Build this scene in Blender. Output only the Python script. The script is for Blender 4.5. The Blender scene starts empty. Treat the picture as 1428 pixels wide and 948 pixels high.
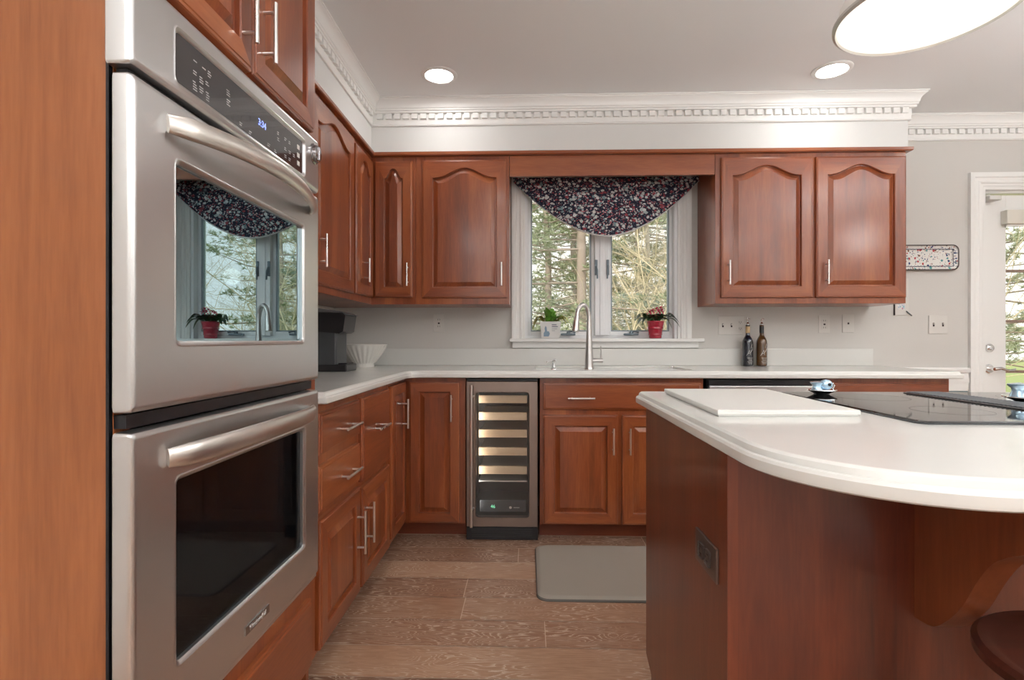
import bpy, bmesh, math, random
from mathutils import Vector, Matrix
PI = math.pi
C = bpy.context.scene.collection
sc = bpy.context.scene
rnd = random.Random(7)

# ------------------------------------------------------------------ camera
F = 744.0
TH = math.atan(22 / F)
H = 1.078
cam = bpy.data.cameras.new('camera')
cam.sensor_width = 36.0
cam.lens = F / 1428 * 36.0
cam.clip_start = 0.02
cam.clip_end = 200
cam_o = bpy.data.objects.new('camera', cam)
C.objects.link(cam_o)
cam_o.location = (0, 0, H)
cam_o.rotation_euler = (PI / 2, 0, TH)
sc.camera = cam_o
sc.view_settings.view_transform = 'Standard'
sc.view_settings.look = 'None'
sc.view_settings.exposure = 0.12
sc.view_settings.gamma = 1.0
sc.view_settings.use_curve_mapping = False
# ------------------------------------------------------------------ world, sun, fill light
w = bpy.data.worlds.new('overcast_sky')
sc.world = w
w.use_nodes = True
bg = w.node_tree.nodes['Background']
bg.inputs[0].default_value = (1.0, 0.965, 0.95, 1)
bg.inputs[1].default_value = 1.45
CAN = 45.0        # radiance of the recessed lamps
REAR_FILL = 7.0        # added fill light from behind the camera, watts
BULB = 2.2
UP = 52.0        # watts of each unseen uplighter added to brighten the ceiling
GLOBE = 7.0     # watts of each unseen globe lamp added for overhead light


def lamp(name, kind, energy, loc, rot=(0, 0, 0), size=None, sy=None, color=(1, 1, 1)):
    l = bpy.data.lights.new(name, kind)
    l.energy = energy
    l.color = color
    if kind == 'AREA':
        l.shape = 'RECTANGLE'
        l.size = size
        l.size_y = sy or size
    o = bpy.data.objects.new(name, l)
    C.objects.link(o)
    o.location = loc
    o.rotation_euler = rot
    return o


sun = lamp('sun', 'SUN', 4.0, (0, -5, 20), (math.radians(48), 0, math.radians(-25)), color=(1, .93, .82))
sun.data.angle = .05
lamp('rear_fill_light', 'AREA', REAR_FILL, (1.5, -3.75, 1.35), (-PI / 2, 0, PI), 3.0, 1.9, (.93, .97, 1.0))  # unseen area light, added for soft frontal fill


# ------------------------------------------------------------------ materials
def new_mat(name):
    m = bpy.data.materials.new(name)
    m.use_nodes = True
    return m, m.node_tree.nodes, m.node_tree.links, m.node_tree.nodes['Principled BSDF']


def plain(name, col, rough=.5, metal=0.0, coat=0.0, coat_rough=.1, spec=.5, emit=None, es=1.0, bump=0, bscale=200, alpha=None):
    m, n, l, b = new_mat(name)
    b.inputs['Base Color'].default_value = (*col, 1)
    b.inputs['Roughness'].default_value = rough
    b.inputs['Metallic'].default_value = metal
    b.inputs['Coat Weight'].default_value = coat
    b.inputs['Coat Roughness'].default_value = coat_rough
    b.inputs['Specular IOR Level'].default_value = spec
    if emit:
        b.inputs['Emission Color'].default_value = (*emit, 1)
        b.inputs['Emission Strength'].default_value = es
    # slight procedural variation so no surface is dead flat
    tc = n.new('ShaderNodeTexCoord')
    nz = n.new('ShaderNodeTexNoise')
    nz.inputs['Scale'].default_value = bscale if bump else 6
    nz.inputs['Detail'].default_value = 3
    l.new(tc.outputs['Object'], nz.inputs['Vector'])
    if bump:
        bp = n.new('ShaderNodeBump')
        bp.inputs['Strength'].default_value = bump
        bp.inputs['Distance'].default_value = .002
        l.new(nz.outputs[0], bp.inputs['Height'])
        l.new(bp.outputs[0], b.inputs['Normal'])
    elif not emit:
        mr = n.new('ShaderNodeMapRange')
        mr.inputs['To Min'].default_value = max(0, rough - .03)
        mr.inputs['To Max'].default_value = min(1, rough + .03)
        l.new(nz.outputs[0], mr.inputs[0])
        l.new(mr.outputs[0], b.inputs['Roughness'])
    return m


def ramp(n, stops, interp='LINEAR'):
    r = n.new('ShaderNodeValToRGB')
    cr = r.color_ramp
    cr.interpolation = interp
    while len(cr.elements) > 1:
        cr.elements.remove(cr.elements[-1])
    cr.elements[0].position = stops[0][0]
    cr.elements[0].color = (*stops[0][1], 1)
    for p, c in stops[1:]:
        e = cr.elements.new(p)
        e.color = (*c, 1)
    return r


def wood(name, axis='z', dark=(.12, .023, .006), mid=(.235, .053, .013), light=(.36, .105, .029), rough=.33, coat=.5, boards=0.11, crough=.16):
    m, n, l, b = new_mat(name)
    tc = n.new('ShaderNodeTexCoord')
    oi = n.new('ShaderNodeObjectInfo')
    add = n.new('ShaderNodeVectorMath')
    add.operation = 'ADD'
    mul = n.new('ShaderNodeVectorMath')
    mul.operation = 'SCALE'
    mul.inputs['Scale'].default_value = 7.0
    comb = n.new('ShaderNodeCombineXYZ')
    l.new(oi.outputs['Random'], comb.inputs[0])
    l.new(oi.outputs['Random'], comb.inputs[2])
    l.new(comb.outputs[0], mul.inputs[0])
    l.new(tc.outputs['Object'], add.inputs[0])
    l.new(mul.outputs[0], add.inputs[1])
    s = {'z': (1, 1, .09), 'x': (.09, 1, 1), 'y': (1, .09, 1)}[axis]
    mp = n.new('ShaderNodeMapping')
    mp.inputs['Scale'].default_value = s
    l.new(add.outputs[0], mp.inputs[0])
    n1 = n.new('ShaderNodeTexNoise')     # broad figure
    n1.inputs['Scale'].default_value = 9
    n1.inputs['Detail'].default_value = 5
    n1.inputs['Roughness'].default_value = .6
    n1.inputs['Distortion'].default_value = .6
    l.new(mp.outputs[0], n1.inputs['Vector'])
    n2 = n.new('ShaderNodeTexNoise')     # fine pores
    n2.inputs['Scale'].default_value = 150
    n2.inputs['Detail'].default_value = 3
    l.new(mp.outputs[0], n2.inputs['Vector'])
    mx = n.new('ShaderNodeMath')
    mx.operation = 'MULTIPLY_ADD'
    mx.inputs[1].default_value = .28
    l.new(n2.outputs[0], mx.inputs[0])
    l.new(n1.outputs[0], mx.inputs[2])
    # glued staves of slightly different tone
    sep = n.new('ShaderNodeSeparateXYZ')
    l.new(add.outputs[0], sep.inputs[0])
    acr = n.new('ShaderNodeMath')
    acr.operation = 'ADD'
    if axis == 'z':
        l.new(sep.outputs[0], acr.inputs[0]); l.new(sep.outputs[1], acr.inputs[1])
    elif axis == 'x':
        l.new(sep.outputs[2], acr.inputs[0]); acr.inputs[1].default_value = 0
    else:
        l.new(sep.outputs[2], acr.inputs[0]); acr.inputs[1].default_value = 0
    dv = n.new('ShaderNodeMath'); dv.operation = 'DIVIDE'; dv.inputs[1].default_value = boards
    l.new(acr.outputs[0], dv.inputs[0])
    fl = n.new('ShaderNodeMath'); fl.operation = 'FLOOR'
    l.new(dv.outputs[0], fl.inputs[0])
    wn = n.new('ShaderNodeTexWhiteNoise'); wn.noise_dimensions = '1D'
    l.new(fl.outputs[0], wn.inputs['W'])
    m2 = n.new('ShaderNodeMath'); m2.operation = 'MULTIPLY_ADD'; m2.inputs[1].default_value = .16
    l.new(wn.outputs[0], m2.inputs[0]); l.new(mx.outputs[0], m2.inputs[2])
    rp = ramp(n, [(.42, dark), (.70, mid), (.98, light)])
    l.new(m2.outputs[0], rp.inputs[0])
    l.new(rp.outputs[0], b.inputs['Base Color'])
    b.inputs['Roughness'].default_value = rough
    b.inputs['Coat Weight'].default_value = coat
    b.inputs['Coat Roughness'].default_value = crough
    bp = n.new('ShaderNodeBump')
    bp.inputs['Strength'].default_value = .06
    bp.inputs['Distance'].default_value = .001
    l.new(mx.outputs[0], bp.inputs['Height'])
    l.new(bp.outputs[0], b.inputs['Normal'])
    return m


def brushed(name, axis='y', col=(.72, .725, .73), rough=.30):
    m, n, l, b = new_mat(name)
    tc = n.new('ShaderNodeTexCoord')
    mp = n.new('ShaderNodeMapping')
    mp.inputs['Scale'].default_value = {'y': (300, 3, 300), 'z': (300, 300, 3), 'x': (3, 300, 300)}[axis]
    l.new(tc.outputs['Object'], mp.inputs[0])
    nz = n.new('ShaderNodeTexNoise')
    nz.inputs['Scale'].default_value = 1.0
    nz.inputs['Detail'].default_value = 3
    l.new(mp.outputs[0], nz.inputs['Vector'])
    mr = n.new('ShaderNodeMapRange')
    mr.inputs['To Min'].default_value = rough - .03
    mr.inputs['To Max'].default_value = rough + .05
    l.new(nz.outputs[0], mr.inputs[0])
    l.new(mr.outputs[0], b.inputs['Roughness'])
    b.inputs['Base Color'].default_value = (*col, 1)
    b.inputs['Metallic'].default_value = 1.0
    bp = n.new('ShaderNodeBump')
    bp.inputs['Strength'].default_value = .03
    bp.inputs['Distance'].default_value = .0001
    l.new(nz.outputs[0], bp.inputs['Height'])
    return m


def pane(name, tint=(1, 1, 1), refl=(1, 1, 1), fac=None, ior=1.45, rough=0.0):
    """thin glass: clear transmission plus a mirror reflection"""
    m, n, l, b = new_mat(name)
    n.remove(b)
    out = n['Material Output']
    t = n.new('ShaderNodeBsdfTransparent'); t.inputs[0].default_value = (*tint, 1)
    g = n.new('ShaderNodeBsdfGlossy'); g.inputs['Color'].default_value = (*refl, 1); g.inputs['Roughness'].default_value = rough
    mix = n.new('ShaderNodeMixShader')
    if fac is None:
        fr = n.new('ShaderNodeFresnel'); fr.inputs[0].default_value = ior
        l.new(fr.outputs[0], mix.inputs[0])
    else:
        mix.inputs[0].default_value = fac
    l.new(t.outputs[0], mix.inputs[1]); l.new(g.outputs[0], mix.inputs[2])
    l.new(mix.outputs[0], out.inputs[0])
    return m


def floral(name, ground, cols, scale, fine, thr=.32, rough=.8, stretch=(1, 1, 1), ccs=0):
    m, n, l, b = new_mat(name)
    tc = n.new('ShaderNodeTexCoord')
    mp = n.new('ShaderNodeMapping'); mp.inputs['Scale'].default_value = stretch
    l.new(tc.outputs['UV'], mp.inputs[0])
    nz = n.new('ShaderNodeTexNoise'); nz.inputs['Scale'].default_value = scale * .5
    l.new(mp.outputs[0], nz.inputs['Vector'])
    mxv = n.new('ShaderNodeMixRGB'); mxv.inputs[0].default_value = .02
    l.new(mp.outputs[0], mxv.inputs[1]); l.new(nz.outputs['Color'], mxv.inputs[2])
    prev = None
    for sc_, th, cl in ((fine, .42 if ccs else .36, cols[1]), (scale, thr, cols[0])):
        v = n.new('ShaderNodeTexVoronoi'); v.inputs['Scale'].default_value = sc_
        l.new(mxv.outputs[0], v.inputs['Vector'])
        sp = n.new('ShaderNodeSeparateColor'); l.new(v.outputs['Color'], sp.inputs[0])
        k = len(cl)
        rp = ramp(n, [(i / k, c) for i, c in enumerate(cl)], 'CONSTANT')
        l.new(sp.outputs[0], rp.inputs[0])
        lt = n.new('ShaderNodeMath'); lt.operation = 'LESS_THAN'
        rr = n.new('ShaderNodeMath'); rr.operation = 'MULTIPLY_ADD'; rr.inputs[1].default_value = th * .9; rr.inputs[2].default_value = th * .45
        l.new(sp.outputs[1], rr.inputs[0])
        l.new(v.outputs['Distance'], lt.inputs[0]); l.new(rr.outputs[0], lt.inputs[1])
        mx = n.new('ShaderNodeMixRGB')
        l.new(lt.outputs[0], mx.inputs[0])
        if prev is None:
            mx.inputs[1].default_value = (*ground, 1)
        else:
            l.new(prev.outputs[0], mx.inputs[1])
        l.new(rp.outputs[0], mx.inputs[2])
        prev = mx
    l.new(prev.outputs[0], b.inputs['Base Color'])
    b.inputs['Roughness'].default_value = rough
    return m


WV = wood('cherry_vertical', 'z')
WH = wood('cherry_horizontal', 'x', boards=.5)
WHY = wood('cherry_lengthwise', 'y', boards=.5)
WPANEL = wood('cherry_side_panel', 'z', dark=(.20, .058, .015), mid=(.32, .104, .031), light=(.41, .150, .052), boards=3.0, coat=.3, crough=.22)
WISL = wood('cherry_island_shaded', 'z', dark=(.045, .009, .004), mid=(.10, .019, .007), light=(.17, .036, .012), boards=.34, coat=.3)  # cherry darkened: shade below the overhang is put into the colour
WTOE = wood('cherry_toe_board', 'x', dark=(.14, .03, .012), mid=(.2, .045, .017), light=(.26, .065, .025), coat=.1)
BEECH = wood('beech_shelf_front', 'x', dark=(.66, .46, .28), mid=(.78, .58, .38), light=(.86, .68, .48), coat=0, boards=1)
WDARK = wood('dark_stained_wood', 'x', dark=(.02, .006, .004), mid=(.06, .014, .008), light=(.11, .025, .012), coat=.4)
M_WALL = plain('wall_paint', (.62, .60, .565), .85, bump=.05, bscale=300)
M_SOFFIT = plain('soffit_paint', (.72, .72, .70), .8, bump=.05, bscale=300)
M_CEIL = plain('ceiling_paint', (.86, .87, .87), .9, bump=.04, bscale=250)
M_TRIM = plain('trim_paint', (.86, .855, .83), .4, coat=.15)
M_WAIN = plain('lower_wall_paint', (.20, .27, .29), .8)
M_COUNT = plain('solid_surface_white', (.73, .725, .69), .22, coat=.35, coat_rough=.05)
M_SINK = plain('sink_white', (.86, .855, .83), .25, coat=.3)
STEEL = brushed('brushed_steel', 'y')
STEELV = brushed('brushed_steel_upright', 'z', col=(.66, .65, .64))
STEELC = brushed('cooler_steel', 'x', col=(.28, .23, .205))  # brown of the reflected floor is put into the steel colour
STEELX = brushed('brushed_steel_horizontal', 'x')
M_HANDLE = plain('satin_nickel', (.78, .76, .73), .28, metal=1)
M_OVHAN = plain('oven_handle_satin', (.74, .71, .67), .33, metal=1)
M_CHROME = plain('chrome', (.86, .87, .88), .08, metal=1)
M_DARKMETAL = plain('dark_bronze', (.19, .15, .13), .35, metal=.8)
M_BLACK = plain('black_enamel', (.006, .006, .008), .35)
M_BLKPL = plain('black_plastic', (.012, .012, .014), .3, coat=.2)
M_CHAR = plain('charcoal_plastic', (.05, .055, .06), .35)
M_CAVITY = plain('oven_cavity_enamel', (.07, .07, .075), .45)
M_RACK = plain('oven_rack_wire', (.75, .73, .7), .3, metal=.7)
M_OVGLASS = pane('oven_window_glass', tint=(.45, .46, .47), refl=(.44, .58, .62), fac=.80)
M_OVGLASS2 = pane('lower_oven_window_glass', tint=(.80, .81, .82), refl=(.50, .56, .60), fac=.07)
M_CTRL = plain('control_glass', (.035, .034, .037), .08, coat=.6, coat_rough=.02)
M_COOLGL = pane('cooler_glass', tint=(.96, .96, .96), refl=(.9, .9, .9), ior=1.5)
M_PANE = pane('window_glass', tint=(.97, .98, .97), ior=1.3)
M_COOK = plain('cooktop_glass', (.012, .011, .011), .04, spec=.5)
M_MARK = plain('panel_print', (.42, .42, .42), .5)
M_BLUELED = plain('blue_led', (.1, .1, .4), .5, emit=(.25, .35, 1.0), es=1.6)
M_GREENLED = plain('green_led', (.1, .4, .2), .5, emit=(.3, 1.0, .6), es=1.0)
M_LAMP = plain('lamp_lens', (1, 1, 1), .5, emit=(1.0, .98, .96), es=CAN)
M_BULB = plain('pendant_bulb', (1, 1, 1), .5, emit=(1.0, .94, .84), es=BULB)
M_SHADE = plain('white_enamel_shade', (.86, .85, .81), .35, coat=.2)
M_SHRIM = plain('shade_rim', (.55, .54, .51), .3, metal=.3)
M_PLATE = plain('outlet_plate_white', (.66, .64, .60), .4)
M_HOLE = plain('outlet_slot', (.03, .02, .02), .6)
M_GASKET = plain('window_gasket', (.30, .35, .38), .5)
M_SASH = plain('sash_white', (.88, .89, .90), .4)
M_HARD = plain('window_hardware', (.16, .20, .23), .35, metal=.3)
M_MAT = plain('rubber_mat', (.33, .295, .25), .6, bump=.3, bscale=500)
M_MATEDGE = plain('rubber_mat_edge', (.10, .09, .08), .5)
M_CERAM = plain('white_ceramic', (.80, .78, .73), .25, coat=.5)
M_BOARD = plain('white_cutting_board', (.74, .735, .70), .35)
M_BLUE = plain('pale_blue_glaze', (.45, .66, .82), .10, coat=1, metal=.55)
M_POTW = plain('printed_pot', (.74, .74, .72), .5)
M_POTR = plain('red_glazed_pot', (.38, .012, .035), .15, coat=1)
M_LEAFG = plain('leaf_light_green', (.16, .36, .05), .4)
M_LEAFY = plain('leaf_yellow_green', (.45, .42, .10), .5)
M_LEAFD = plain('leaf_dark_green', (.045, .10, .04), .4)
M_LEAFR = plain('leaf_bronze', (.11, .075, .04), .4)
M_PINK = plain('petal_pink', (.62, .05, .14), .5)
M_SOIL = plain('soil', (.04, .025, .015), .9)
M_BOTB = plain('dark_bottle_glass', (.006, .008, .018), .06, coat=1)
M_BOTA = plain('amber_bottle_glass', (.085, .035, .008), .07, coat=1)
M_BOTLABEL = plain('bottle_print', (.62, .60, .56), .6)
M_TAN = plain('tan_neck_label', (.55, .38, .20), .6)
M_PRINT = plain('grey_print', (.22, .23, .27), .6)
M_PRINTB = plain('blue_print', (.22, .32, .42), .6)
M_BARK = plain('bark', (.30, .24, .20), .9, bump=.6, bscale=30)
M_BARKL = plain('pale_bark', (.34, .31, .26), .9, bump=.6, bscale=30)
M_TWIG = plain('bare_twig', (.56, .48, .33), .9)
M_NEEDLE = plain('pine_needle', (.30, .345, .21), .8)
M_NEEDLE2 = plain('pine_needle_blue', (.22, .28, .21), .8)
M_GRASS = plain('lawn', (.24, .30, .10), .95, bump=.6, bscale=40)
M_DECK = plain('deck_red', (.30, .09, .06), .7)
M_MUNTIN = plain('muntin_brown', (.30, .19, .15), .6)
M_BLIND = plain('blind_fabric', (.76, .73, .65), .8)
M_VAL = floral('floral_fabric', (.012, .016, .040), (
    ((.72, .76, .75), (.66, .70, .68), (.50, .60, .60), (.015, .02, .05), (.22, .34, .36), (.72, .74, .72), (.60, .66, .64), (.34, .06, .08)),
    ((.42, .07, .09), (.66, .30, .33), (.60, .24, .27), (.20, .28, .32), (.66, .64, .64), (.24, .04, .06), (.60, .50, .50), (.10, .16, .20))), 46, 100, .43, ccs=1)
M_LINING = plain('swag_lining', (.70, .70, .70), .9)
M_PLATTER = floral('painted_platter', (.74, .72, .68), (
    ((.74, .72, .68), (.03, .05, .16), (.74, .72, .68), (.45, .05, .06), (.74, .72, .68), (.10, .30, .30), (.74, .72, .68), (.20, .08, .04)),
    ((.74, .72, .68), (.04, .05, .14), (.30, .05, .06), (.74, .72, .68), (.06, .10, .16), (.74, .72, .68))), 62, 120, .40, rough=.2)
M_TILEART = floral('small_tile_art', (.72, .72, .70), (
    ((.10, .25, .50), (.72, .72, .7), (.5, .15, .25), (.2, .45, .55)),
    ((.1, .3, .5), (.5, .2, .3), (.72, .72, .70), (.15, .4, .5))), 90, 200, .42, rough=.3)


def floor_mat():
    m, n, l, b = new_mat('oak_planks')
    uv = n.new('ShaderNodeUVMap'); uv.uv_map = 'UVMap'
    at = n.new('ShaderNodeAttribute'); at.attribute_name = 'plank'
    mp = n.new('ShaderNodeMapping'); mp.inputs['Scale'].default_value = (1, 5.5, 1)
    l.new(uv.outputs[0], mp.inputs[0])
    n1 = n.new('ShaderNodeTexNoise'); n1.inputs['Scale'].default_value = 2.2; n1.inputs['Detail'].default_value = 2; n1.inputs['Distortion'].default_value = .5
    l.new(mp.outputs[0], n1.inputs['Vector'])
    # cathedral grain: contour lines of the stretched noise
    ml = n.new('ShaderNodeMath'); ml.operation = 'MULTIPLY'; ml.inputs[1].default_value = 30
    l.new(n1.outputs[0], ml.inputs[0])
    n3 = n.new('ShaderNodeTexNoise'); n3.inputs['Scale'].default_value = 14; n3.inputs['Detail'].default_value = 4
    l.new(mp.outputs[0], n3.inputs['Vector'])
    ad = n.new('ShaderNodeMath'); ad.operation = 'MULTIPLY_ADD'; ad.inputs[1].default_value = 1.6
    l.new(n3.outputs[0], ad.inputs[0]); l.new(ml.outputs[0], ad.inputs[2])
    fr = n.new('ShaderNodeMath'); fr.operation = 'FRACT'
    l.new(ad.outputs[0], fr.inputs[0])
    mp2 = n.new('ShaderNodeMapping'); mp2.inputs['Scale'].default_value = (4, 60, 1)
    l.new(uv.outputs[0], mp2.inputs[0])
    n2 = n.new('ShaderNodeTexNoise'); n2.inputs['Scale'].default_value = 3; n2.inputs['Detail'].default_value = 4
    l.new(mp2.outputs[0], n2.inputs['Vector'])
    base = ramp(n, [(.25, (.15, .066, .036)), (.5, (.31, .158, .092)), (.8, (.50, .315, .20))])
    mixv = n.new('ShaderNodeMath'); mixv.operation = 'MULTIPLY_ADD'; mixv.inputs[1].default_value = .55
    l.new(n2.outputs[0], mixv.inputs[0])
    pm = n.new('ShaderNodeMath'); pm.operation = 'MULTIPLY'; pm.inputs[1].default_value = .45
    l.new(at.outputs['Fac'], pm.inputs[0]); l.new(pm.outputs[0], mixv.inputs[2])
    l.new(mixv.outputs[0], base.inputs[0])
    lime = ramp(n, [(.0, (1, 1, 1)), (.16, (.55, .55, .55)), (.36, (0, 0, 0))])
    l.new(fr.outputs[0], lime.inputs[0])
    msk = n.new('ShaderNodeMath'); msk.operation = 'MULTIPLY'
    cl = ramp(n, [(.36, (.08, .08, .08)), (.56, (.95, .95, .95))])
    n4 = n.new('ShaderNodeTexNoise'); n4.inputs['Scale'].default_value = 2.7; n4.inputs['Detail'].default_value = 2
    l.new(uv.outputs[0], n4.inputs['Vector']); l.new(n4.outputs[0], cl.inputs[0])
    l.new(lime.outputs[0], msk.inputs[0]); l.new(cl.outputs[0], msk.inputs[1])
    mx = n.new('ShaderNodeMixRGB'); mx.inputs[2].default_value = (.66, .53, .42, 1)
    l.new(msk.outputs[0], mx.inputs[0]); l.new(base.outputs[0], mx.inputs[1])
    l.new(mx.outputs[0], b.inputs['Base Color'])
    b.inputs['Roughness'].default_value = .34
    bp = n.new('ShaderNodeBump'); bp.inputs['Strength'].default_value = .12; bp.inputs['Distance'].default_value = .002
    l.new(n2.outputs[0], bp.inputs['Height']); l.new(bp.outputs[0], b.inputs['Normal'])
    return m


M_FLOOR = floor_mat()
M_SEAM = plain('plank_seam', (.62, .50, .40), .7)


# ------------------------------------------------------------------ mesh helpers
class MB:
    def __init__(s):
        s.b = bmesh.new()
        s.uv = None

    def box(s, x0, x1, y0, y1, z0, z1, bev=0.0, mi=0, seg=2):
        r = bmesh.ops.create_cube(s.b, size=1)
        vs = r['verts']
        for v in vs:
            v.co = Vector(((x0 + x1) / 2 + v.co.x * (x1 - x0), (y0 + y1) / 2 + v.co.y * (y1 - y0), (z0 + z1) / 2 + v.co.z * (z1 - z0)))
        fs = set(f for v in vs for f in v.link_faces)
        for f in fs:
            f.material_index = mi
        if bev > 0:
            es = list(set(e for v in vs for e in v.link_edges))
            g = bmesh.ops.bevel(s.b, geom=es, offset=bev, segments=seg, affect='EDGES', profile=.5)
            for f in g['faces']:
                f.material_index = mi
        return s

    def quad(s, pts, mi=0):
        f = s.b.faces.new([s.b.verts.new(p) for p in pts])
        f.material_index = mi
        return f

    def rings(s, rs, close=True, cap0=True, cap1=True, mi=0, mis=None):
        """rs: list of rings (lists of points); consecutive rings are bridged"""
        V = [[s.b.verts.new(p) for p in r] for r in rs]
        n = len(rs[0])
        for k in range(len(rs) - 1):
            for i in range(n if close else n - 1):
                j = (i + 1) % n
                f = s.b.faces.new((V[k][i], V[k][j], V[k + 1][j], V[k + 1][i]))
                f.material_index = mis(k, i) if mis else mi
        if cap0 and close:
            f = s.b.faces.new(V[0][::-1]); f.material_index = mi
        if cap1 and close:
            f = s.b.faces.new(V[-1]); f.material_index = mis(len(rs), 0) if mis else mi
        return s

    def tube(s, pts, rad, seg=10, mi=0, flat=None, cap=True):
        """tube through points; rad a number or list; flat=(a,b) scale of the section axes"""
        pts = [Vector(p) for p in pts]
        n = len(pts)
        if not isinstance(rad, (list, tuple)):
            rad = [rad] * n
        rs = []
        up = None
        for i, p in enumerate(pts):
            t = (pts[min(i + 1, n - 1)] - pts[max(i - 1, 0)]).normalized()
            if up is None:
                up = Vector((0, 0, 1)) if abs(t.z) < .95 else Vector((1, 0, 0))
            a = t.cross(up).normalized()
            bb = a.cross(t).normalized()
            up = bb
            fa, fb = flat or (1, 1)
            rs.append([p + a * (math.cos(q) * rad[i] * fa) + bb * (math.sin(q) * rad[i] * fb) for q in [2 * PI * k / seg for k in range(seg)]])
        return s.rings(rs, cap0=cap, cap1=cap, mi=mi)

    def lathe(s, prof, c=(0, 0, 0), seg=32, mi=0, cap0=True, cap1=True, axis='z'):
        rs = []
        for r, z in prof:
            ring = []
            for k in range(seg):
                a = 2 * PI * k / seg
                p = (r * math.cos(a), r * math.sin(a), z)
                if axis == 'x':
                    p = (z, r * math.cos(a), r * math.sin(a))
                elif axis == '-y':
                    p = (r * math.cos(a), -z, r * math.sin(a))
                ring.append(Vector(c) + Vector(p))
            rs.append(ring)
        return s.rings(rs, cap0=cap0, cap1=cap1, mi=mi)

    def prism(s, poly, z0, z1, mi=0):
        return s.rings([[Vector((x, y, z0)) for x, y in poly], [Vector((x, y, z1)) for x, y in poly]], mi=mi)

    def xform(s, M):
        bmesh.ops.transform(s.b, matrix=M, verts=s.b.verts)
        return s


def root_of(o):
    while o.parent:
        o = o.parent
    return o


def mk(name, mb, mats, parent=None, world=False, loc=None, smooth=True, ang=35, M=None):
    b = mb.b if isinstance(mb, MB) else mb
    if M is not None:
        bmesh.ops.transform(b, matrix=M, verts=b.verts)
    if parent is not None and world:
        r = root_of(parent)
        Mi = (Matrix.Translation(r.location) @ r.rotation_euler.to_matrix().to_4x4()).inverted()
        bmesh.ops.transform(b, matrix=Mi, verts=b.verts)
    if loc is not None and parent is None:
        bmesh.ops.translate(b, vec=-Vector(loc), verts=b.verts)
    bmesh.ops.recalc_face_normals(b, faces=b.faces)
    if smooth:
        for f in b.faces:
            f.smooth = True
        th = math.radians(ang)
        for e in b.edges:
            if len(e.link_faces) == 2 and e.calc_face_angle(0) > th:
                e.smooth = False
    me = bpy.data.meshes.new(name)
    b.to_mesh(me)
    b.free()
    if not isinstance(mats, (list, tuple)):
        mats = [mats]
    for m in mats:
        me.materials.append(m)
    o = bpy.data.objects.new(name, me)
    C.objects.link(o)
    if smooth and len(me.polygons) < 6000:
        wn_ = o.modifiers.new('weighted_normal', 'WEIGHTED_NORMAL')
        wn_.keep_sharp = True
        wn_.weight = 80
    if parent is not None:
        o.parent = parent
    elif loc is not None:
        o.location = loc
    return o


def tag(o, label, cat, group=None, kind=None):
    o['label'] = label
    o['category'] = cat
    if group:
        o['group'] = group
    if kind:
        o['kind'] = kind
    return o


def thing(name, label, cat, loc=(0, 0, 0), rot=0, group=None):
    o = bpy.data.objects.new(name, None)
    C.objects.link(o)
    o.location = loc
    o.rotation_euler = (0, 0, rot)
    o.empty_display_size = .05
    return tag(o, label, cat, group)


def struct(name, mb, mats, parent=None, smooth=True, **k):
    o = mk(name, mb, mats, parent, smooth=smooth, **k)
    if parent is None:
        o['kind'] = 'structure'
    return o


def text_mesh(name, body, size, mat, parent, M, extrude=.0004, spacing=1.0):
    cu = bpy.data.curves.new(name, 'FONT')
    cu.body = body
    cu.size = size
    cu.extrude = extrude
    cu.align_x = 'CENTER'
    cu.align_y = 'CENTER'
    cu.space_character = spacing
    t = bpy.data.objects.new(name + '_t', cu)
    C.objects.link(t)
    dg = bpy.context.evaluated_depsgraph_get()
    me = bpy.data.meshes.new_from_object(t.evaluated_get(dg))
    bpy.data.objects.remove(t)
    bpy.data.curves.remove(cu)
    b = bmesh.new()
    b.from_mesh(me)
    bpy.data.meshes.remove(me)
    bmesh.ops.transform(b, matrix=M, verts=b.verts)
    return mk(name, b, mat, parent, world=True, smooth=False)


def frame_matrix(origin, xdir, zdir=(0, 0, 1)):
    """local x -> xdir, local z -> zdir, local -y faces the viewer"""
    x = Vector(xdir).normalized()
    z = Vector(zdir).normalized()
    y = z.cross(x)
    M = Matrix((x, y, z)).transposed().to_4x4()
    M.translation = Vector(origin)
    return M


def txt_matrix(origin, xdir, up=(0, 0, 1)):
    """text plane: local x -> xdir, local y -> up"""
    x = Vector(xdir).normalized()
    y = Vector(up).normalized()
    z = x.cross(y)
    M = Matrix((x, y, z)).transposed().to_4x4()
    M.translation = Vector(origin)
    return M


# ------------------------------------------------------------------ cabinet joinery (local frame: face looks along -y)
def bump_fn(u, narrow=False):
    if narrow:
        u = min(1, abs(u) * 1.12)
        return .5 + .5 * math.cos(PI * u ** 1.35)
    u = min(1, abs(u) * 1.05)
    return (.5 + .5 * math.cos(PI * u)) ** 1.1


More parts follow.
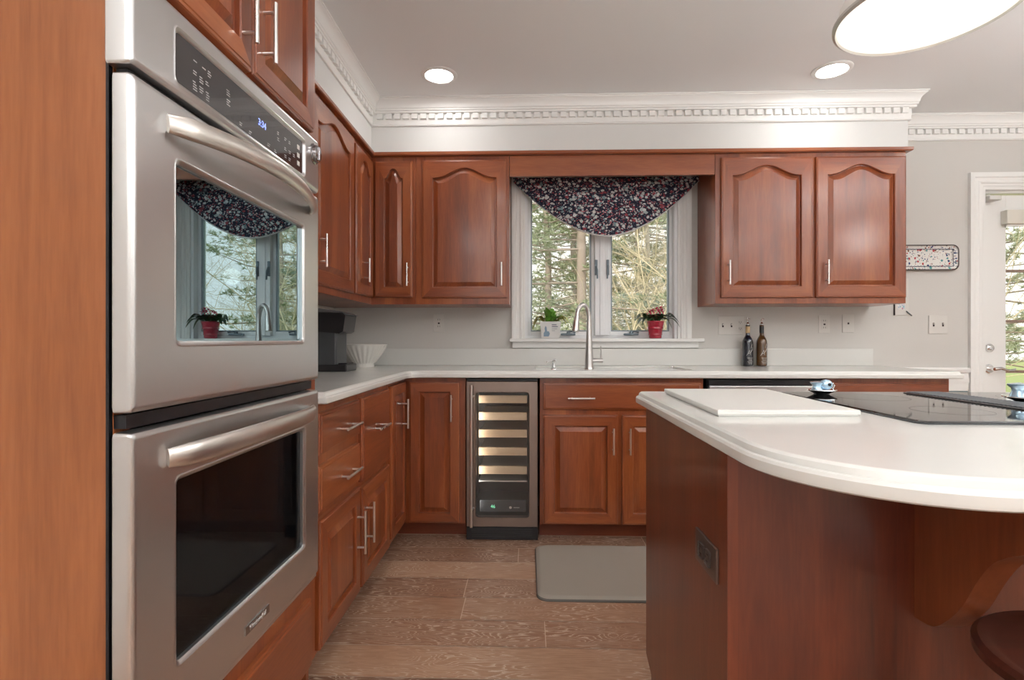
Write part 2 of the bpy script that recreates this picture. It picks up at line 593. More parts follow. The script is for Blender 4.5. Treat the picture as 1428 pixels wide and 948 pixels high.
def panel_door(x0, x1, z0, z1, yf=-.02, t=.02, st=.056, arch=0.0, toprail=None):
    mb = MB()
    NA, NB, NS = 22, 1, 1
    tr = toprail if toprail is not None else st

    def contour(i):
        xa, xb, za = x0 + st + i, x1 - st - i, z0 + st + i
        zt0 = z1 - tr - arch - i
        xc, hw = (x0 + x1) / 2, (x1 - x0) / 2 - st
        pts = [(xa, za), (xb, za)]
        top = []
        for k in range(NA + 1):
            x = xb + (xa - xb) * k / NA
            u = (x - xc) / max(.01, hw - i)
            top.append((x, zt0 + arch * bump_fn(u, x1 - x0 < .35)))
        return pts + top

    def outer(i):
        xa, xb, za, zb = x0 + i, x1 - i, z0 + i, z1 - i
        return [(xa, za), (xb, za)] + [(xb + (xa - xb) * k / NA, zb) for k in range(NA + 1)]

    P = lambda ring, y: [Vector((x, y, z)) for x, z in ring]
    rs = [P(outer(0), yf + t), P(outer(0), yf + .007), P(outer(.002), yf + .003), P(outer(.007), yf + .002), P(outer(.009), yf),
          P(contour(0), yf), P(contour(.003), yf + .003), P(contour(.0045), yf + .014), P(contour(.010), yf + .014),
          P(contour(.031), yf + .004), P(contour(.033), yf + .002)]

    def mis(k, i):
        if k <= 4:
            return 1 if (i == 0 or 2 <= i < 2 + NA) else 0
        return 0
    mb.rings(rs, mis=mis)
    return mb


def slab_front(x0, x1, z0, z1, yf=-.02, t=.02):
    mb = MB()
    R = lambda i, y: [Vector((x0 + i, y, z0 + i)), Vector((x1 - i, y, z0 + i)), Vector((x1 - i, y, z1 - i)), Vector((x0 + i, y, z1 - i))]
    mb.rings([R(0, yf + t), R(0, yf + .009), R(.002, yf + .005), R(.008, yf + .004), R(.010, yf + .0005), R(.013, yf)])
    return mb


def bar_handle(p0, p1, off, r=.0052, yf=-.02, post=.024):
    """bar pull from p0 to p1 (x,z) standing off the face"""
    mb = MB()
    y = yf - off
    a, b = Vector((p0[0], y, p0[1])), Vector((p1[0], y, p1[1]))
    mb.tube([a, b], r, 12)
    d = (b - a).normalized()
    for q in (a + d * post, b - d * post):
        mb.tube([q, Vector((q.x, yf, q.z))], r * .8, 10)
    return mb


def vh(x, z0, z1, off=.03, yf=-.02):
    return bar_handle((x, z0), (x, z1), off, yf=yf)


def hh(x0, x1, z, off=.03, yf=-.02):
    return bar_handle((x0, z), (x1, z), off, yf=yf)


def add_door(parent, x0, x1, z0, z1, handle=None, arch=0, M=None, st=.056, name='door', toprail=None):
    d = mk(name, panel_door(x0, x1, z0, z1, arch=arch, st=st, toprail=toprail), [WV, WH], parent, M=M, ang=25)
    if handle:
        mk('handle', vh(*handle), M_HANDLE, d, M=M)
    return d


def add_drawer(parent, x0, x1, z0, z1, handle=None, M=None):
    d = mk('drawer_front', slab_front(x0, x1, z0, z1), WH, parent, M=M, ang=20)
    if handle:
        mk('handle', hh(*handle), M_HANDLE, d, M=M)
    return d


def carcass(parent, x0, x1, z0, z1, depth, top=False, toe=False, y0=0):
    mb = MB()
    t = .018
    mb.box(x0, x0 + t, y0 + .02, depth, z0, z1, .001)
    mb.box(x1 - t, x1, y0 + .02, depth, z0, z1, .001)
    mb.box(x0 + t, x1 - t, y0 + .02, depth, z0, z0 + t)
    mb.box(x0 + t, x1 - t, depth - .01, depth, z0 + t, z1)
    if top:
        mb.box(x0 + t, x1 - t, y0 + .02, depth, z1 - t, z1)
    mk('body', mb, WV, parent)
    mk('face_frame', MB().box(x0, x1, y0, y0 + .02, z0, z1, .0015), WV, parent)
    if toe:
        mk('toe_kick', MB().box(x0, x1, .075, .09, 0, z0), WTOE, parent)


# ------------------------------------------------------------------ the room
CEIL = 2.495
XL, YB, XR, YF = -1.275, 3.478, 4.3, -3.5


def plank_floor():
    b = bmesh.new()
    uvl = b.loops.layers.uv.new('UVMap')
    cl = b.loops.layers.float_color.new('plank')
    pw = .178
    r = random.Random(11)
    joints = {0: [.064, -1.25], 1: [-.26, 1.3], 2: [-.27, 1.1], 3: [.72], 4: [-.047, 1.3], 5: [-.9, .62], -1: [-1.2, 1.05]}
    tones = {-2: .15, -1: .95, 0: .50, 1: .62, 2: .30, 3: .80, 4: .35, 5: .2}
    k0 = -30
    for k in range(k0, 12):
        y0 = 1.872 + (k) * pw
        js = joints.get(k)
        if js is None:
            s0 = r.uniform(-1.4, .2)
            js = [s0 + i * r.uniform(1.35, 1.6) for i in range(4)]
        xs = sorted([-1.35] + [j for j in js if -1.3 < j < 4.2] + [4.35])
        # keep plank length plausible
        out = [xs[0]]
        for a in xs[1:]:
            while a - out[-1] > 2.3:
                out.append(out[-1] + 1.5)
            out.append(a)
        for a, c in zip(out, out[1:]):
            g = .0016
            pts = [(a + g, y0 + g), (c - g, y0 + g), (c - g, y0 + pw - g), (a + g, y0 + pw - g)]
            vs = [b.verts.new((x, y, 0)) for x, y in pts]
            f = b.faces.new(vs)
            ou, ov = r.uniform(0, 50), r.uniform(0, 50)
            tone = tones[k] + (r.random() - .5) * .3 if k in tones else r.random()
            for lp, (x, y) in zip(f.loops, pts):
                lp[uvl].uv = (x - a + ou, y - y0 + ov)
                lp[cl] = (tone, tone, tone, 1)
    vs = [b.verts.new(p) for p in ((-1.35, YF - .1, -.002), (4.35, YF - .1, -.002), (4.35, 3.6, -.002), (-1.35, 3.6, -.002))]
    f = b.faces.new(vs)
    f.material_index = 1
    vs = [b.verts.new(p) for p in ((-1.35, YF - .1, -.06), (4.35, YF - .1, -.06), (4.35, 3.6, -.06), (-1.35, 3.6, -.06))]
    f = b.faces.new(vs[::-1])
    f.material_index = 1
    me = bpy.data.meshes.new('floor')
    b.to_mesh(me); b.free()
    me.materials.append(M_FLOOR); me.materials.append(M_SEAM)
    o = bpy.data.objects.new('floor', me)
    C.objects.link(o)
    o['kind'] = 'structure'


plank_floor()
struct('ceiling', MB().box(XL - .12, XR + .12, YF - .12, YB + .14, CEIL, CEIL + .08), M_CEIL)
struct('wall_left', MB().box(XL - .12, XL, YF, YB, 0, CEIL), M_WALL)
struct('wall_right', MB().box(XR, XR + .12, YF, YB, 0, CEIL), M_WALL)
# back wall with window and door openings
WX0, WX1, WZ0, WZ1 = -.018, .966, 1.087, 2.09
DX0, DX1, DZ1 = 2.885, 3.83, 2.052
T = YB + .14
wb = MB()
wb.box(XL, WX0, YB, T, 0, CEIL)
wb.box(WX0, WX1, YB, T, 0, WZ0)
wb.box(WX0, WX1, YB, T, WZ1, CEIL)
wb.box(WX1, DX0, YB, T, 0, CEIL)
wb.box(DX0, DX1, YB, T, DZ1, CEIL)
wb.box(DX1, XR, YB, T, 0, CEIL)
struct('wall_back', wb, M_WALL)
# wall behind the camera, with a window opening added to let fill light in
wf = MB()
wf.box(XL, 0, YF - .12, YF, 0, CEIL)
wf.box(0, 3, YF - .12, YF, 0, .4)
wf.box(0, 3, YF - .12, YF, 2.3, CEIL)
wf.box(3, XR, YF - .12, YF, 0, CEIL)
struct('wall_front', wf, M_WALL)
w2 = MB()  # frame of the added, unseen rear window
for x in (0, .96, 1.98, 2.94):
    w2.box(x, x + .06, YF - .09, YF - .03, .4, 2.3)
w2.box(0, 3, YF - .09, YF - .03, .4, .46)
w2.box(0, 3, YF - .09, YF - .03, 2.24, 2.3)
struct('added_rear_window', w2, M_SASH)
# soffits
so = MB()
so.box(XL, -.93, 1.648, YB, 2.19, CEIL)
so.box(-.93, 2.197, 3.15, YB, 2.19, CEIL)
so.box(XL, -.665, .837, 1.648, 2.19, CEIL)
struct('trim_1', so, M_SOFFIT)


def sweep(profile, path, flip=1):
    """profile: (out, z) list; path: xy points; out is to the right of travel * flip"""
    pts = [Vector((x, y)) for x, y in path]
    dirs = [(pts[i + 1] - pts[i]).normalized() for i in range(len(pts) - 1)]
    nrm = [Vector((d.y, -d.x)) * flip for d in dirs]
    rs = []
    for i, p in enumerate(pts):
        if i == 0:
            m = nrm[0]
        elif i == len(pts) - 1:
            m = nrm[-1]
        else:
            a, b = nrm[i - 1], nrm[i]
            m = (a + b) / (1 + a.dot(b))
        rs.append([Vector((p.x + m.x * o, p.y + m.y * o, z)) for o, z in profile])
    mb = MB()
    mb.rings(rs)
    return mb


CB = CEIL - .150
prof = [(0, CB), (.010, CB), (.014, CB + .006), (.010, CB + .012), (.012, CB + .030), (.012, CB + .034),
        (.012, CB + .066), (.030, CB + .070), (.030, CB + .080), (.036, CB + .083), (.036, CB + .092), (.040, CB + .096),
        (.042, CB + .108), (.048, CB + .122), (.058, CB + .133), (.066, CB + .138), (.066, CB + .143), (.072, CB + .146), (.072, CEIL), (0, CEIL)]
cpath = [(-.93, 1.65), (-.93, 3.15), (2.197, 3.15), (2.197, 3.478), (XR, 3.478)]
cr = sweep(prof, cpath)
# dentils
pitch = .0515
for i in range(4):
    a, b_ = Vector(cpath[i]), Vector(cpath[i + 1])
    d = (b_ - a).normalized()
    nn = Vector((d.y, -d.x))
    L = (b_ - a).length
    s0 = .02 if i in (0, 3) else (.036 if i in (1,) else .0)
    if i == 2:
        L += .028
    k = 0
    lo = .03 if i == 1 else 0
    hi = L - (.03 if i == 0 else 0) + (.02 if i == 1 else 0)
    sgm = lo + .01
    while sgm + .034 < hi:
        c0 = a + d * sgm + nn * .010
        c1 = a + d * (sgm + .034) + nn * .029
        cr.box(min(c0.x, c1.x), max(c0.x, c1.x), min(c0.y, c1.y), max(c0.y, c1.y), CB + .037, CB + .0665)
        sgm += pitch
struct('trim_2', cr, M_TRIM, ang=25)
# chair rail and lower wall
rail = [(0, .755), (.010, .755), (.010, .80), (.016, .81), (.016, .835), (.012, .845), (.012, .866), (.022, .874), (.026, .892), (.020, .902), (0, .902)]
struct('trim_3', sweep(rail, [(2.262, YB), (2.795, YB)]), M_TRIM)
struct('wall_lower', MB().box(2.262, 2.795, YB - .004, YB, .09, .755), M_WAIN)
struct('baseboard_back', sweep([(0, 0), (.014, 0), (.014, .08), (.006, .09), (0, .09)], [(2.262, YB), (2.795, YB)]), M_TRIM)
struct('trim_4', sweep([(0, .755), (.010, .755), (.016, .81), (.012, .866), (.024, .88), (.020, .902), (0, .902)], [(3.92, YB), (XR, YB)]), M_TRIM)


# ------------------------------------------------------------------ kitchen window
def casing(x0, x1, z0, z1, wd, sill=True):
    """mitred casing around an opening on the back wall"""
    pr = [(0, 0), (.010, 0), (.012, .006), (.012, .016), (.017, .020), (.017, .030), (.014, .036), (.014, .052), (.020, .058), (.022, .070), (.022, wd), (0, wd)]
    mb = MB()
    path = [(x0, z0), (x0, z1), (x1, z1), (x1, z0)]
    out = [(-1, 0), (-1, 1), (1, 1), (1, 0)]
    rs = []
    for (x, z), (ox, oz) in zip(path, out):
        rs.append([Vector((x + ox * w_, YB - t_, z + oz * w_)) for t_, w_ in pr])
    mb.rings(rs)
    return mb


WIN = thing('window_1', 'double casement window over the sink', 'window', ((WX0 + WX1) / 2, YB, WZ0))
for k in ('label', 'category'):
    del WIN[k]
WIN['kind'] = 'structure'
mk('window_casing', casing(WX0, WX1, 1.087, WZ1, .086), M_TRIM, WIN, world=True, ang=25)
st = MB()
st.box(-.118, 1.122, YB - .062, YB + .05, 1.066, 1.088, .005)
st.box(-.100, 1.096, YB - .020, YB, 1.026, 1.066, .003)
mk('window_sill', st, M_TRIM, WIN, world=True)
jb = MB()
jb.box(WX0, WX0 + .018, YB + .001, T, 1.0885, WZ1)
jb.box(WX1 - .018, WX1, YB + .001, T, 1.0885, WZ1)
jb.box(WX0, WX1, YB, T, WZ1 - .018, WZ1)
jb.box(WX0 + .018, WX1 - .018, YB + .051, T, 1.0875, 1.108)
jb.box(.438, .526, YB + .012, T, 1.108, WZ1 - .018, .003)
jb.box(.468, .496, YB + .006, YB + .02, 1.108, WZ1 - .018, .003)
mk('window_frame', jb, M_SASH, WIN, world=True)
for (a, b_) in ((0.0, .438), (.526, .948)):
    z0, z1 = 1.108, WZ1 - .018
    y0, y1 = YB + .050, YB + .090
    s = MB()
    wdt = .020
    s.box(a, a + wdt, y0, y1, z0, z1, .002); s.box(b_ - wdt, b_, y0, y1, z0, z1, .002)
    s.box(a + wdt, b_ - wdt, y0, y1, z0, z0 + .026, .002); s.box(a + wdt, b_ - wdt, y0, y1, z1 - .03, z1, .002)
    sash = mk('sash', s, M_SASH, WIN, world=True)
    g = MB()
    gx0, gx1, gz0, gz1 = a + wdt, b_ - wdt, z0 + .026, z1 - .03
    gw = .009
    g.box(gx0, gx0 + gw, y0 + .004, y1 - .006, gz0, gz1); g.box(gx1 - gw, gx1, y0 + .004, y1 - .006, gz0, gz1)
    g.box(gx0 + gw, gx1 - gw, y0 + .004, y1 - .006, gz0, gz0 + gw); g.box(gx0 + gw, gx1 - gw, y0 + .004, y1 - .006, gz1 - gw, gz1)
    mk('gasket', g, M_GASKET, sash, world=True)
    mk('pane', MB().box(gx0 + gw, gx1 - gw, y0 + .016, y0 + .019, gz0 + gw, gz1 - gw), M_PANE, sash, world=True)
# crank operators and latches
for cx in (.262, .672):
    m_ = MB()
    m_.box(cx - .045, cx + .05, YB + .012, YB + .046, 1.108, 1.122, .005)
    m_.lathe([(.014, 0), (.013, .012), (.006, .018)], (cx + .005, YB + .028, 1.118), 16)
    m_.tube([(cx + .005, YB + .026, 1.136), (cx + .03, YB + .012, 1.134), (cx + .048, YB + .004, 1.128)], [.005, .006, .007], 8)
    mk('crank_handle', m_, M_HARD, WIN, world=True)
for lx, sgn in ((.444, 1), (.520, -1)):
    m_ = MB()
    m_.box(lx - .009, lx + .009, YB + .002, YB + .013, 1.50, 1.60, .003)
    m_.tube([(lx, YB - .002, 1.56), (lx + sgn * .004, YB - .012, 1.53), (lx + sgn * .006, YB - .014, 1.475)], [.006, .0065, .005], 8)
    mk('latch', m_, M_HARD, WIN, world=True)

# ------------------------------------------------------------------ exterior glass door at right
DR = thing('door_1', 'white glazed door', 'door', ((DX0 + DX1) / 2, YB, 0))
for k in ('label', 'category'):
    del DR[k]
DR['kind'] = 'structure'
mk('door_casing', casing(DX0, DX1, 0, DZ1, .086), M_TRIM, DR, world=True, ang=25)
j = MB()
j.box(DX0, DX0 + .02, YB - .004, T, 0, DZ1)
j.box(DX1 - .02, DX1, YB - .004, T, 0, DZ1)
j.box(DX0 + .02, DX1 - .02, YB - .004, T, DZ1 - .02, DZ1)
j.box(DX0 + .02, DX1 - .02, YB + .03, YB + .045, DZ1 - .035, DZ1 - .02)
mk('door_frame', j, M_TRIM, DR, world=True)
LX0, LX1, LZ1 = DX0 + .023, DX1 - .023, DZ1 - .045
GX0, GX1, GZ0, GZ1 = LX0 + .165, LX1 - .145, .32, 1.86
dl = MB()
dy0, dy1 = YB + .045, YB + .088
dl.box(LX0, GX0, dy0, dy1, .012, LZ1, .002); dl.box(GX1, LX1, dy0, dy1, .012, LZ1, .002)
dl.box(GX0, GX1, dy0, dy1, .012, GZ0); dl.box(GX0, GX1, dy0, dy1, GZ1, LZ1)
leaf = mk('door_leaf', dl, M_TRIM, DR, world=True)
mk('pane', MB().box(GX0, GX1, dy0 + .02, dy0 + .024, GZ0, GZ1), M_PANE, leaf, world=True)
mu = MB()
for z in (.553, .873, 1.199, 1.525):
    mu.box(GX0, GX1, dy0 + .026, dy0 + .040, z - .009, z + .009, .002)
mu.box((GX0 + GX1) / 2 - .009, (GX0 + GX1) / 2 + .009, dy0 + .026, dy0 + .040, GZ0, GZ1, .002)
mk('muntins', mu, M_MUNTIN, leaf, world=True)
hd = MB()
hd.lathe([(.030, 0), (.030, .006), (.026, .012), (.012, .013), (.012, .022)], (2.965, dy0, 1.027), 24, axis='-y')
hd.box(2.961, 2.969, dy0 - .034, dy0 - .016, 1.013, 1.041, .002)
mk('deadbolt', hd, M_CHROME, leaf, world=True)
hd = MB()
hd.lathe([(.030, 0), (.030, .006), (.024, .012), (.010, .014), (.010, .045)], (2.965, dy0, .893), 24, axis='-y')
hd.tube([(2.965, dy0 - .045, .893), (3.0, dy0 - .05, .898), (3.04, dy0 - .05, .886), (3.075, dy0 - .05, .887), (3.09, dy0 - .05, .895)], [.011, .009, .007, .007, .005], 10)
mk('door_handle', hd, M_CHROME, leaf, world=True)
bl = thing('roller_blind', 'cream blind cassette mounted at the head of the glazed door', 'blind', ((GX0 + GX1) / 2, dy0, GZ1 - .03))
mk('cassette', MB().box(GX0 - .035, GX1 + .035, dy0 - .05, dy0 - .0005, GZ1 - .045, GZ1 + .045, .006), M_BLIND, bl, world=True)
mk('bottom_rail', MB().box(GX0 - .02, GX1 + .02, dy0 - .03, dy0 - .018, GZ1 - .058, GZ1 - .040, .003), M_TRIM, bl, world=True)
ds = MB()
ds.box(2.91, 2.985, YB - .03, YB + .0435, 1.962, 1.990, .004)
ds.box(2.905, 2.93, YB - .012, YB + .02, 1.985, 2.0, .003)
tag(mk('door_sensor', ds, M_PLATE, loc=(2.94, YB, 1.96)), 'small white bracket at the top corner of the glazed door', 'sensor')

# ------------------------------------------------------------------ tall oven cabinet
OX = -.665
TC = thing('oven_cabinet', 'tall cherry cabinet housing the double wall oven', 'cabinet', (OX, .837, 0), PI / 2)
# local x = Y-.837, local y = -(X-OX)
TW = 1.648 - .837
b = MB()
b.box(0, .02, 0, .609, .0, 2.19, .0015)
mk('side_panel', b, WPANEL, TC)
b = MB()
b.box(TW - .02, TW, 0.02, .609, 0, 2.19)
b.box(.02, TW - .02, .595, .609, .1, 2.19)
b.box(.02, TW - .02, .02, .595, .33, .35)
b.box(.02, TW - .02, .02, .595, 1.70, 1.715)
b.box(.02, TW - .02, .02, .595, 2.17, 2.19)
mk('body', b, WV, TC)
b = MB()
b.box(.02, .035, 0, .02, .09, 2.19)
b.box(TW - .062, TW, 0, .02, .09, 2.19)
b.box(.035, TW - .062, 0, .02, .09, .375)
b.box(.035, TW - .062, 0, .02, 1.672, 2.19)
mk('face_frame', b, WV, TC)
mk('toe_kick', MB().box(.02, TW, .07, .085, 0, .09), WTOE, TC)
sp = 1.239 - .837
add_door(TC, .022, sp - .004, 1.706, 2.150, (sp - .045, 1.752, 1.90), st=.05)
add_door(TC, sp + .004, TW - .050, 1.706, 2.150, (sp + .045, 1.752, 1.90), st=.05)
add_drawer(TC, .022, TW - .062, .10, .302)

# ------------------------------------------------------------------ double wall oven
OV = thing('double_wall_oven', 'stainless steel double wall oven with curved bar handles and glass windows', 'oven', (-.625, 1.203, .38))
FX = -.625


def yz_ring(y0, y1, z0, z1, x, r=.004, n=3):
    pts = []
    for cy, cz, a0 in ((y1 - r, z0 + r, -90), (y1 - r, z1 - r, 0), (y0 + r, z1 - r, 90), (y0 + r, z0 + r, 180)):
        for k in range(n + 1):
            a = math.radians(a0 + 90 * k / n)
            pts.append(Vector((x, cy + r * math.cos(a), cz + r * math.sin(a))))
    return pts


def steel_frame(y0, y1, z0, z1, wy0, wy1, wz0, wz1, th=.036):
    mb = MB()
    R = lambda i, x, r=.006: yz_ring(y0 + i, y1 - i, z0 + i, z1 - i, x, r)
    Wr = lambda i, x, r=.010: yz_ring(wy0 - i, wy1 + i, wz0 - i, wz1 + i, x, r)
    rs = [R(.004, FX - th), R(0, FX - th + .004), R(0, FX - .010), R(.002, FX - .004), R(.006, FX - .001), R(.011, FX), Wr(.011, FX, .016), Wr(.008, FX + .0015, .014), Wr(.004, FX, .012), Wr(0, FX - .004), Wr(0, FX - .012)]
    mb.rings(rs, cap0=False, cap1=False)
    return mb


mk('body', MB().box(-1.20, FX - .042, .860, 1.560, .385, 1.668), M_BLACK, OV, world=True)
bb = MB()
bb.box(FX - .042, FX - .020, .838, 1.572, .935, .957)
bb.box(FX - .036, FX - .016, .838, 1.572, 1.505, 1.514)
bb.box(FX - .046, FX - .041, .829, 1.578, .372, 1.672)
mk('vent_trim', bb, M_BLACK, OV, world=True)
mk('bottom_trim', MB().box(FX - .040, FX - .008, .832, 1.580, .372, .382, .002), STEEL, OV, world=True)
CPn = mk('control_panel', steel_frame(.821, 1.582, 1.515, 1.671, .933, 1.473, 1.541, 1.630, .044), STEEL, OV, world=True, ang=30)
mk('control_glass', MB().box(FX - .02, FX - .004, .932, 1.474, 1.540, 1.631), M_CTRL, CPn, world=True)
# printed legends: rows of tiny bars
r2 = random.Random(3)


def dash(mkp, y, z, wd, hgt=.0022):
    mkp.box(FX - .0042, FX - .0036, y, y + wd, z, z + hgt)


for (yy, zz, rows) in ((.985, 1.604, 1), (1.012, 1.604, 1), (1.030, 1.606, 3), (.983, 1.584, 2), (1.003, 1.582, 3), (1.022, 1.582, 2), (.983, 1.564, 4), (1.003, 1.563, 3), (1.024, 1.562, 4),
                       (1.095, 1.600, 3), (1.095, 1.580, 3), (1.145, 1.553, 2), (1.185, 1.549, 2), (1.27, 1.553, 2), (1.305, 1.550, 2), (1.32, 1.60, 2), (1.32, 1.585, 2), (1.36, 1.60, 2), (1.385, 1.60, 2), (1.36, 1.575, 2), (1.385, 1.575, 2), (1.41, 1.575, 2), (1.36, 1.556, 2), (1.385, 1.556, 2)):
    mkp = MB()
    for q in range(rows):
        dash(mkp, yy + r2.uniform(0, .002), zz - q * .0048, r2.uniform(.008, .013), .0020)
    mk('legend', mkp, M_MARK, CPn, world=True)
M_BTN = plain('button_white', (.7, .68, .65), .4)
for zz in (1.600, 1.578, 1.556):
    mk('button', MB().box(FX - .0042, FX - .0034, 1.437, 1.452, zz, zz + .012, .001), M_BTN, CPn, world=True)
text_mesh('clock_display', '3:34', .022, M_BLUELED, CPn, txt_matrix((FX - .0034, 1.245, 1.588), (0, 1, 0)))
kn = MB()
kn.lathe([(.030, 0), (.030, .003), (.025, .005), (.024, .012), (.021, .015), (.001, .016)], (FX, 1.541, 1.621), 28, axis='x')
kn.box(FX + .014, FX + .019, 1.538, 1.544, 1.602, 1.640, .001)
mk('knob', kn, plain('knob_dark_chrome', (.38, .36, .37), .15, metal=1), CPn, world=True)


def oven_handle(zc, parent):
    n = 22
    pts, rad = [], []
    for k in range(n + 1):
        u = k / n
        y = .903 + (1.512 - .903) * u
        x = FX + .004 + .060 * (math.sin(PI * u) ** .62)
        z = zc + .010 * math.sin(PI * u)
        pts.append((x, y, z))
        rad.append(1.0 if 0 < k < n else .8)
    m_ = MB()
    m_.tube(pts, rad, 16, flat=(.009, .0205))
    return mk('handle', m_, M_OVHAN, parent, world=True, ang=60)


def rack(z, parent, y0=.90, y1=1.50):
    m_ = MB()
    x0, x1 = -1.12, FX - .075
    m_.tube([(x1, y0, z), (x1, y1, z)], .003, 6)
    m_.tube([(x0, y0, z), (x0, y1, z)], .003, 6)
    for k in range(9):
        y = y0 + (y1 - y0) * k / 8
        m_.tube([(x0, y, z), (x1, y, z)], .0018, 5)
    return mk('rack', m_, M_RACK, parent, world=True)


# the oven body holds two open cavities
def cavity(z0, z1, parent):
    m_ = MB()
    x0, x1, y0, y1 = -1.15, FX - .043, .885, 1.535
    V = [Vector((x, y, z)) for x in (x0, x1) for y in (y0, y1) for z in (z0, z1)]
    for q in ((0, 1, 3, 2), (0, 4, 5, 1), (2, 3, 7, 6), (0, 2, 6, 4), (1, 5, 7, 3)):
        m_.quad([V[i] for i in q])
    return mk('cavity', m_, M_CAVITY, parent, world=True, smooth=False)


bd = OV.children[0]
bpy.data.objects.remove(bd)
m_ = MB()
x0, x1 = -1.20, FX - .042
m_.box(x0, x1, .860, .883, .385, 1.668)
m_.box(x0, x1, 1.537, 1.560, .385, 1.668)
m_.box(x0, x0 + .02, .883, 1.537, .385, 1.668)
for za, zb in ((.385, .420), (.905, .985), (1.480, 1.668)):
    m_.box(x0 + .02, x1, .883, 1.537, za, zb)
mk('body', m_, M_BLACK, OV, world=True)
cavity(.422, .903, OV)
cavity(.987, 1.478, OV)
for z in (.575, .70):
    rack(z, OV)
rack(1.15, OV)
D1 = mk('door', steel_frame(.825, 1.581, .961, 1.504, .935, 1.469, 1.076, 1.394), STEEL, OV, world=True, ang=30)
mk('window_glass', MB().box(FX - .0125, FX - .0105, .930, 1.474, 1.071, 1.399), M_OVGLASS, D1, world=True)
oven_handle(1.452, D1)
D2 = mk('door', steel_frame(.825, 1.581, .384, .930, .935, 1.474, .502, .827), STEEL, OV, world=True, ang=30)
mk('window_glass', MB().box(FX - .0125, FX - .0105, .930, 1.479, .497, .832), M_OVGLASS2, D2, world=True)
oven_handle(.874, D2)
bd = mk('badge', MB().box(FX - .001, FX + .004, 1.158, 1.266, .424, .444, .001), plain('badge_metal', (.35, .33, .32), .3, metal=1), D2, world=True)
text_mesh('badge_lettering', 'KitchenAid', .0165, plain('badge_letters', (.9, .9, .9), .2, metal=.5), bd, txt_matrix((FX + .0042, 1.212, .434), (0, 1, 0)))

# ------------------------------------------------------------------ base cabinets, left run (local x = Y - Y0)
BFX = -.67
ZB, ZT = .085, .876
cA = thing('base_cabinet', 'cherry base cabinet with two drawers over a door, right beside the oven', 'cabinet', (BFX, 1.650, 0), PI / 2)
carcass(cA, 0, .425, ZB, ZT, .603, toe=True)
add_drawer(cA, .011, .412, .712, .846, (.175, .335, .768))
add_drawer(cA, .011, .412, .532, .678, (.175, .335, .600))
add_door(cA, .011, .412, .100, .508, (.370, .262, .425))
cB = thing('base_cabinet', 'cherry base cabinet with one deep drawer over a door, next to the corner', 'cabinet', (BFX, 2.076, 0), PI / 2)
carcass(cB, 0, .443, ZB, ZT, .603, toe=True)
add_drawer(cB, .016, .428, .515, .848, (.165, .325, .700))
add_door(cB, .016, .428, .100, .492, (.060, .262, .425))

# corner base cabinet
cc = thing('corner_base_cabinet', 'cherry corner base cabinet with two doors meeting in the inside corner', 'cabinet', (-.67, 2.88, 0))
b = MB()
b.prism([(-1.273, 2.522), (-.69, 2.522), (-.69, 2.90), (-.337, 2.90), (-.337, 3.476), (-1.273, 3.476)], ZB, ZT)
mk('body', b, WV, cc, world=True)
b = MB()
b.prism([(-.69, 2.522), (-.67, 2.522), (-.67, 2.88), (-.337, 2.88), (-.337, 2.90), (-.69, 2.90)], ZB, ZT)
mk('face_frame', b, WV, cc, world=True)
mk('toe_kick', MB().prism([(-.76, 2.522), (-.745, 2.522), (-.745, 2.955), (-.337, 2.955), (-.337, 2.97), (-.76, 2.97)], 0, ZB), WTOE, cc, world=True)
ML = lambda X, Y: Matrix.Translation((X, Y, 0)) @ Matrix.Rotation(PI / 2, 4, 'Z')
Mcc = Matrix.Translation(-Vector(cc.location))
add_door(cc, .02, .322, .120, .856, (.225, .620, .772), M=Mcc @ ML(-.67, 2.522), st=.05)
add_door(cc, -.640, -.368, .092, .850, (-.409, .642, .785), M=Mcc @ Matrix.Translation((0, 2.88, 0)), st=.05)

# wine cooler
WC = thing('wine_cooler', 'narrow stainless wine cooler with glass door and five wooden shelf fronts', 'wine cooler', (-.138, 2.88, 0))
b = MB()
cx0, cx1 = -.331, .054
b.box(cx0, cx0 + .02, 2.895, 3.44, .075, .866)
b.box(cx1 - .02, cx1, 2.895, 3.44, .075, .866)
b.box(cx0 + .02, cx1 - .02, 3.40, 3.44, .075, .866)
b.box(cx0 + .02, cx1 - .02, 2.895, 3.40, .075, .115)
b.box(cx0 + .02, cx1 - .02, 2.895, 3.40, .83, .866)
mk('body', b, M_BLKPL, WC, world=True)
b = MB()
b.box(cx0, cx1, 2.872, 2.892, .002, .068, .002)
for k in range(5):
    b.box(cx0 + .03, cx1 - .03, 2.869, 2.873, .014 + k * .010, .019 + k * .010)
b.box(cx0 + .016, cx0 + .030, 2.868, 2.874, .046, .064)
mk('toe_grille', b, M_BLKPL, WC, world=True)


def xz_ring(x0, x1, z0, z1, y, r=.004, n=3):
    return [Vector((p.y, y, p.z)) for p in yz_ring(x0, x1, z0, z1, 0, r, n)]


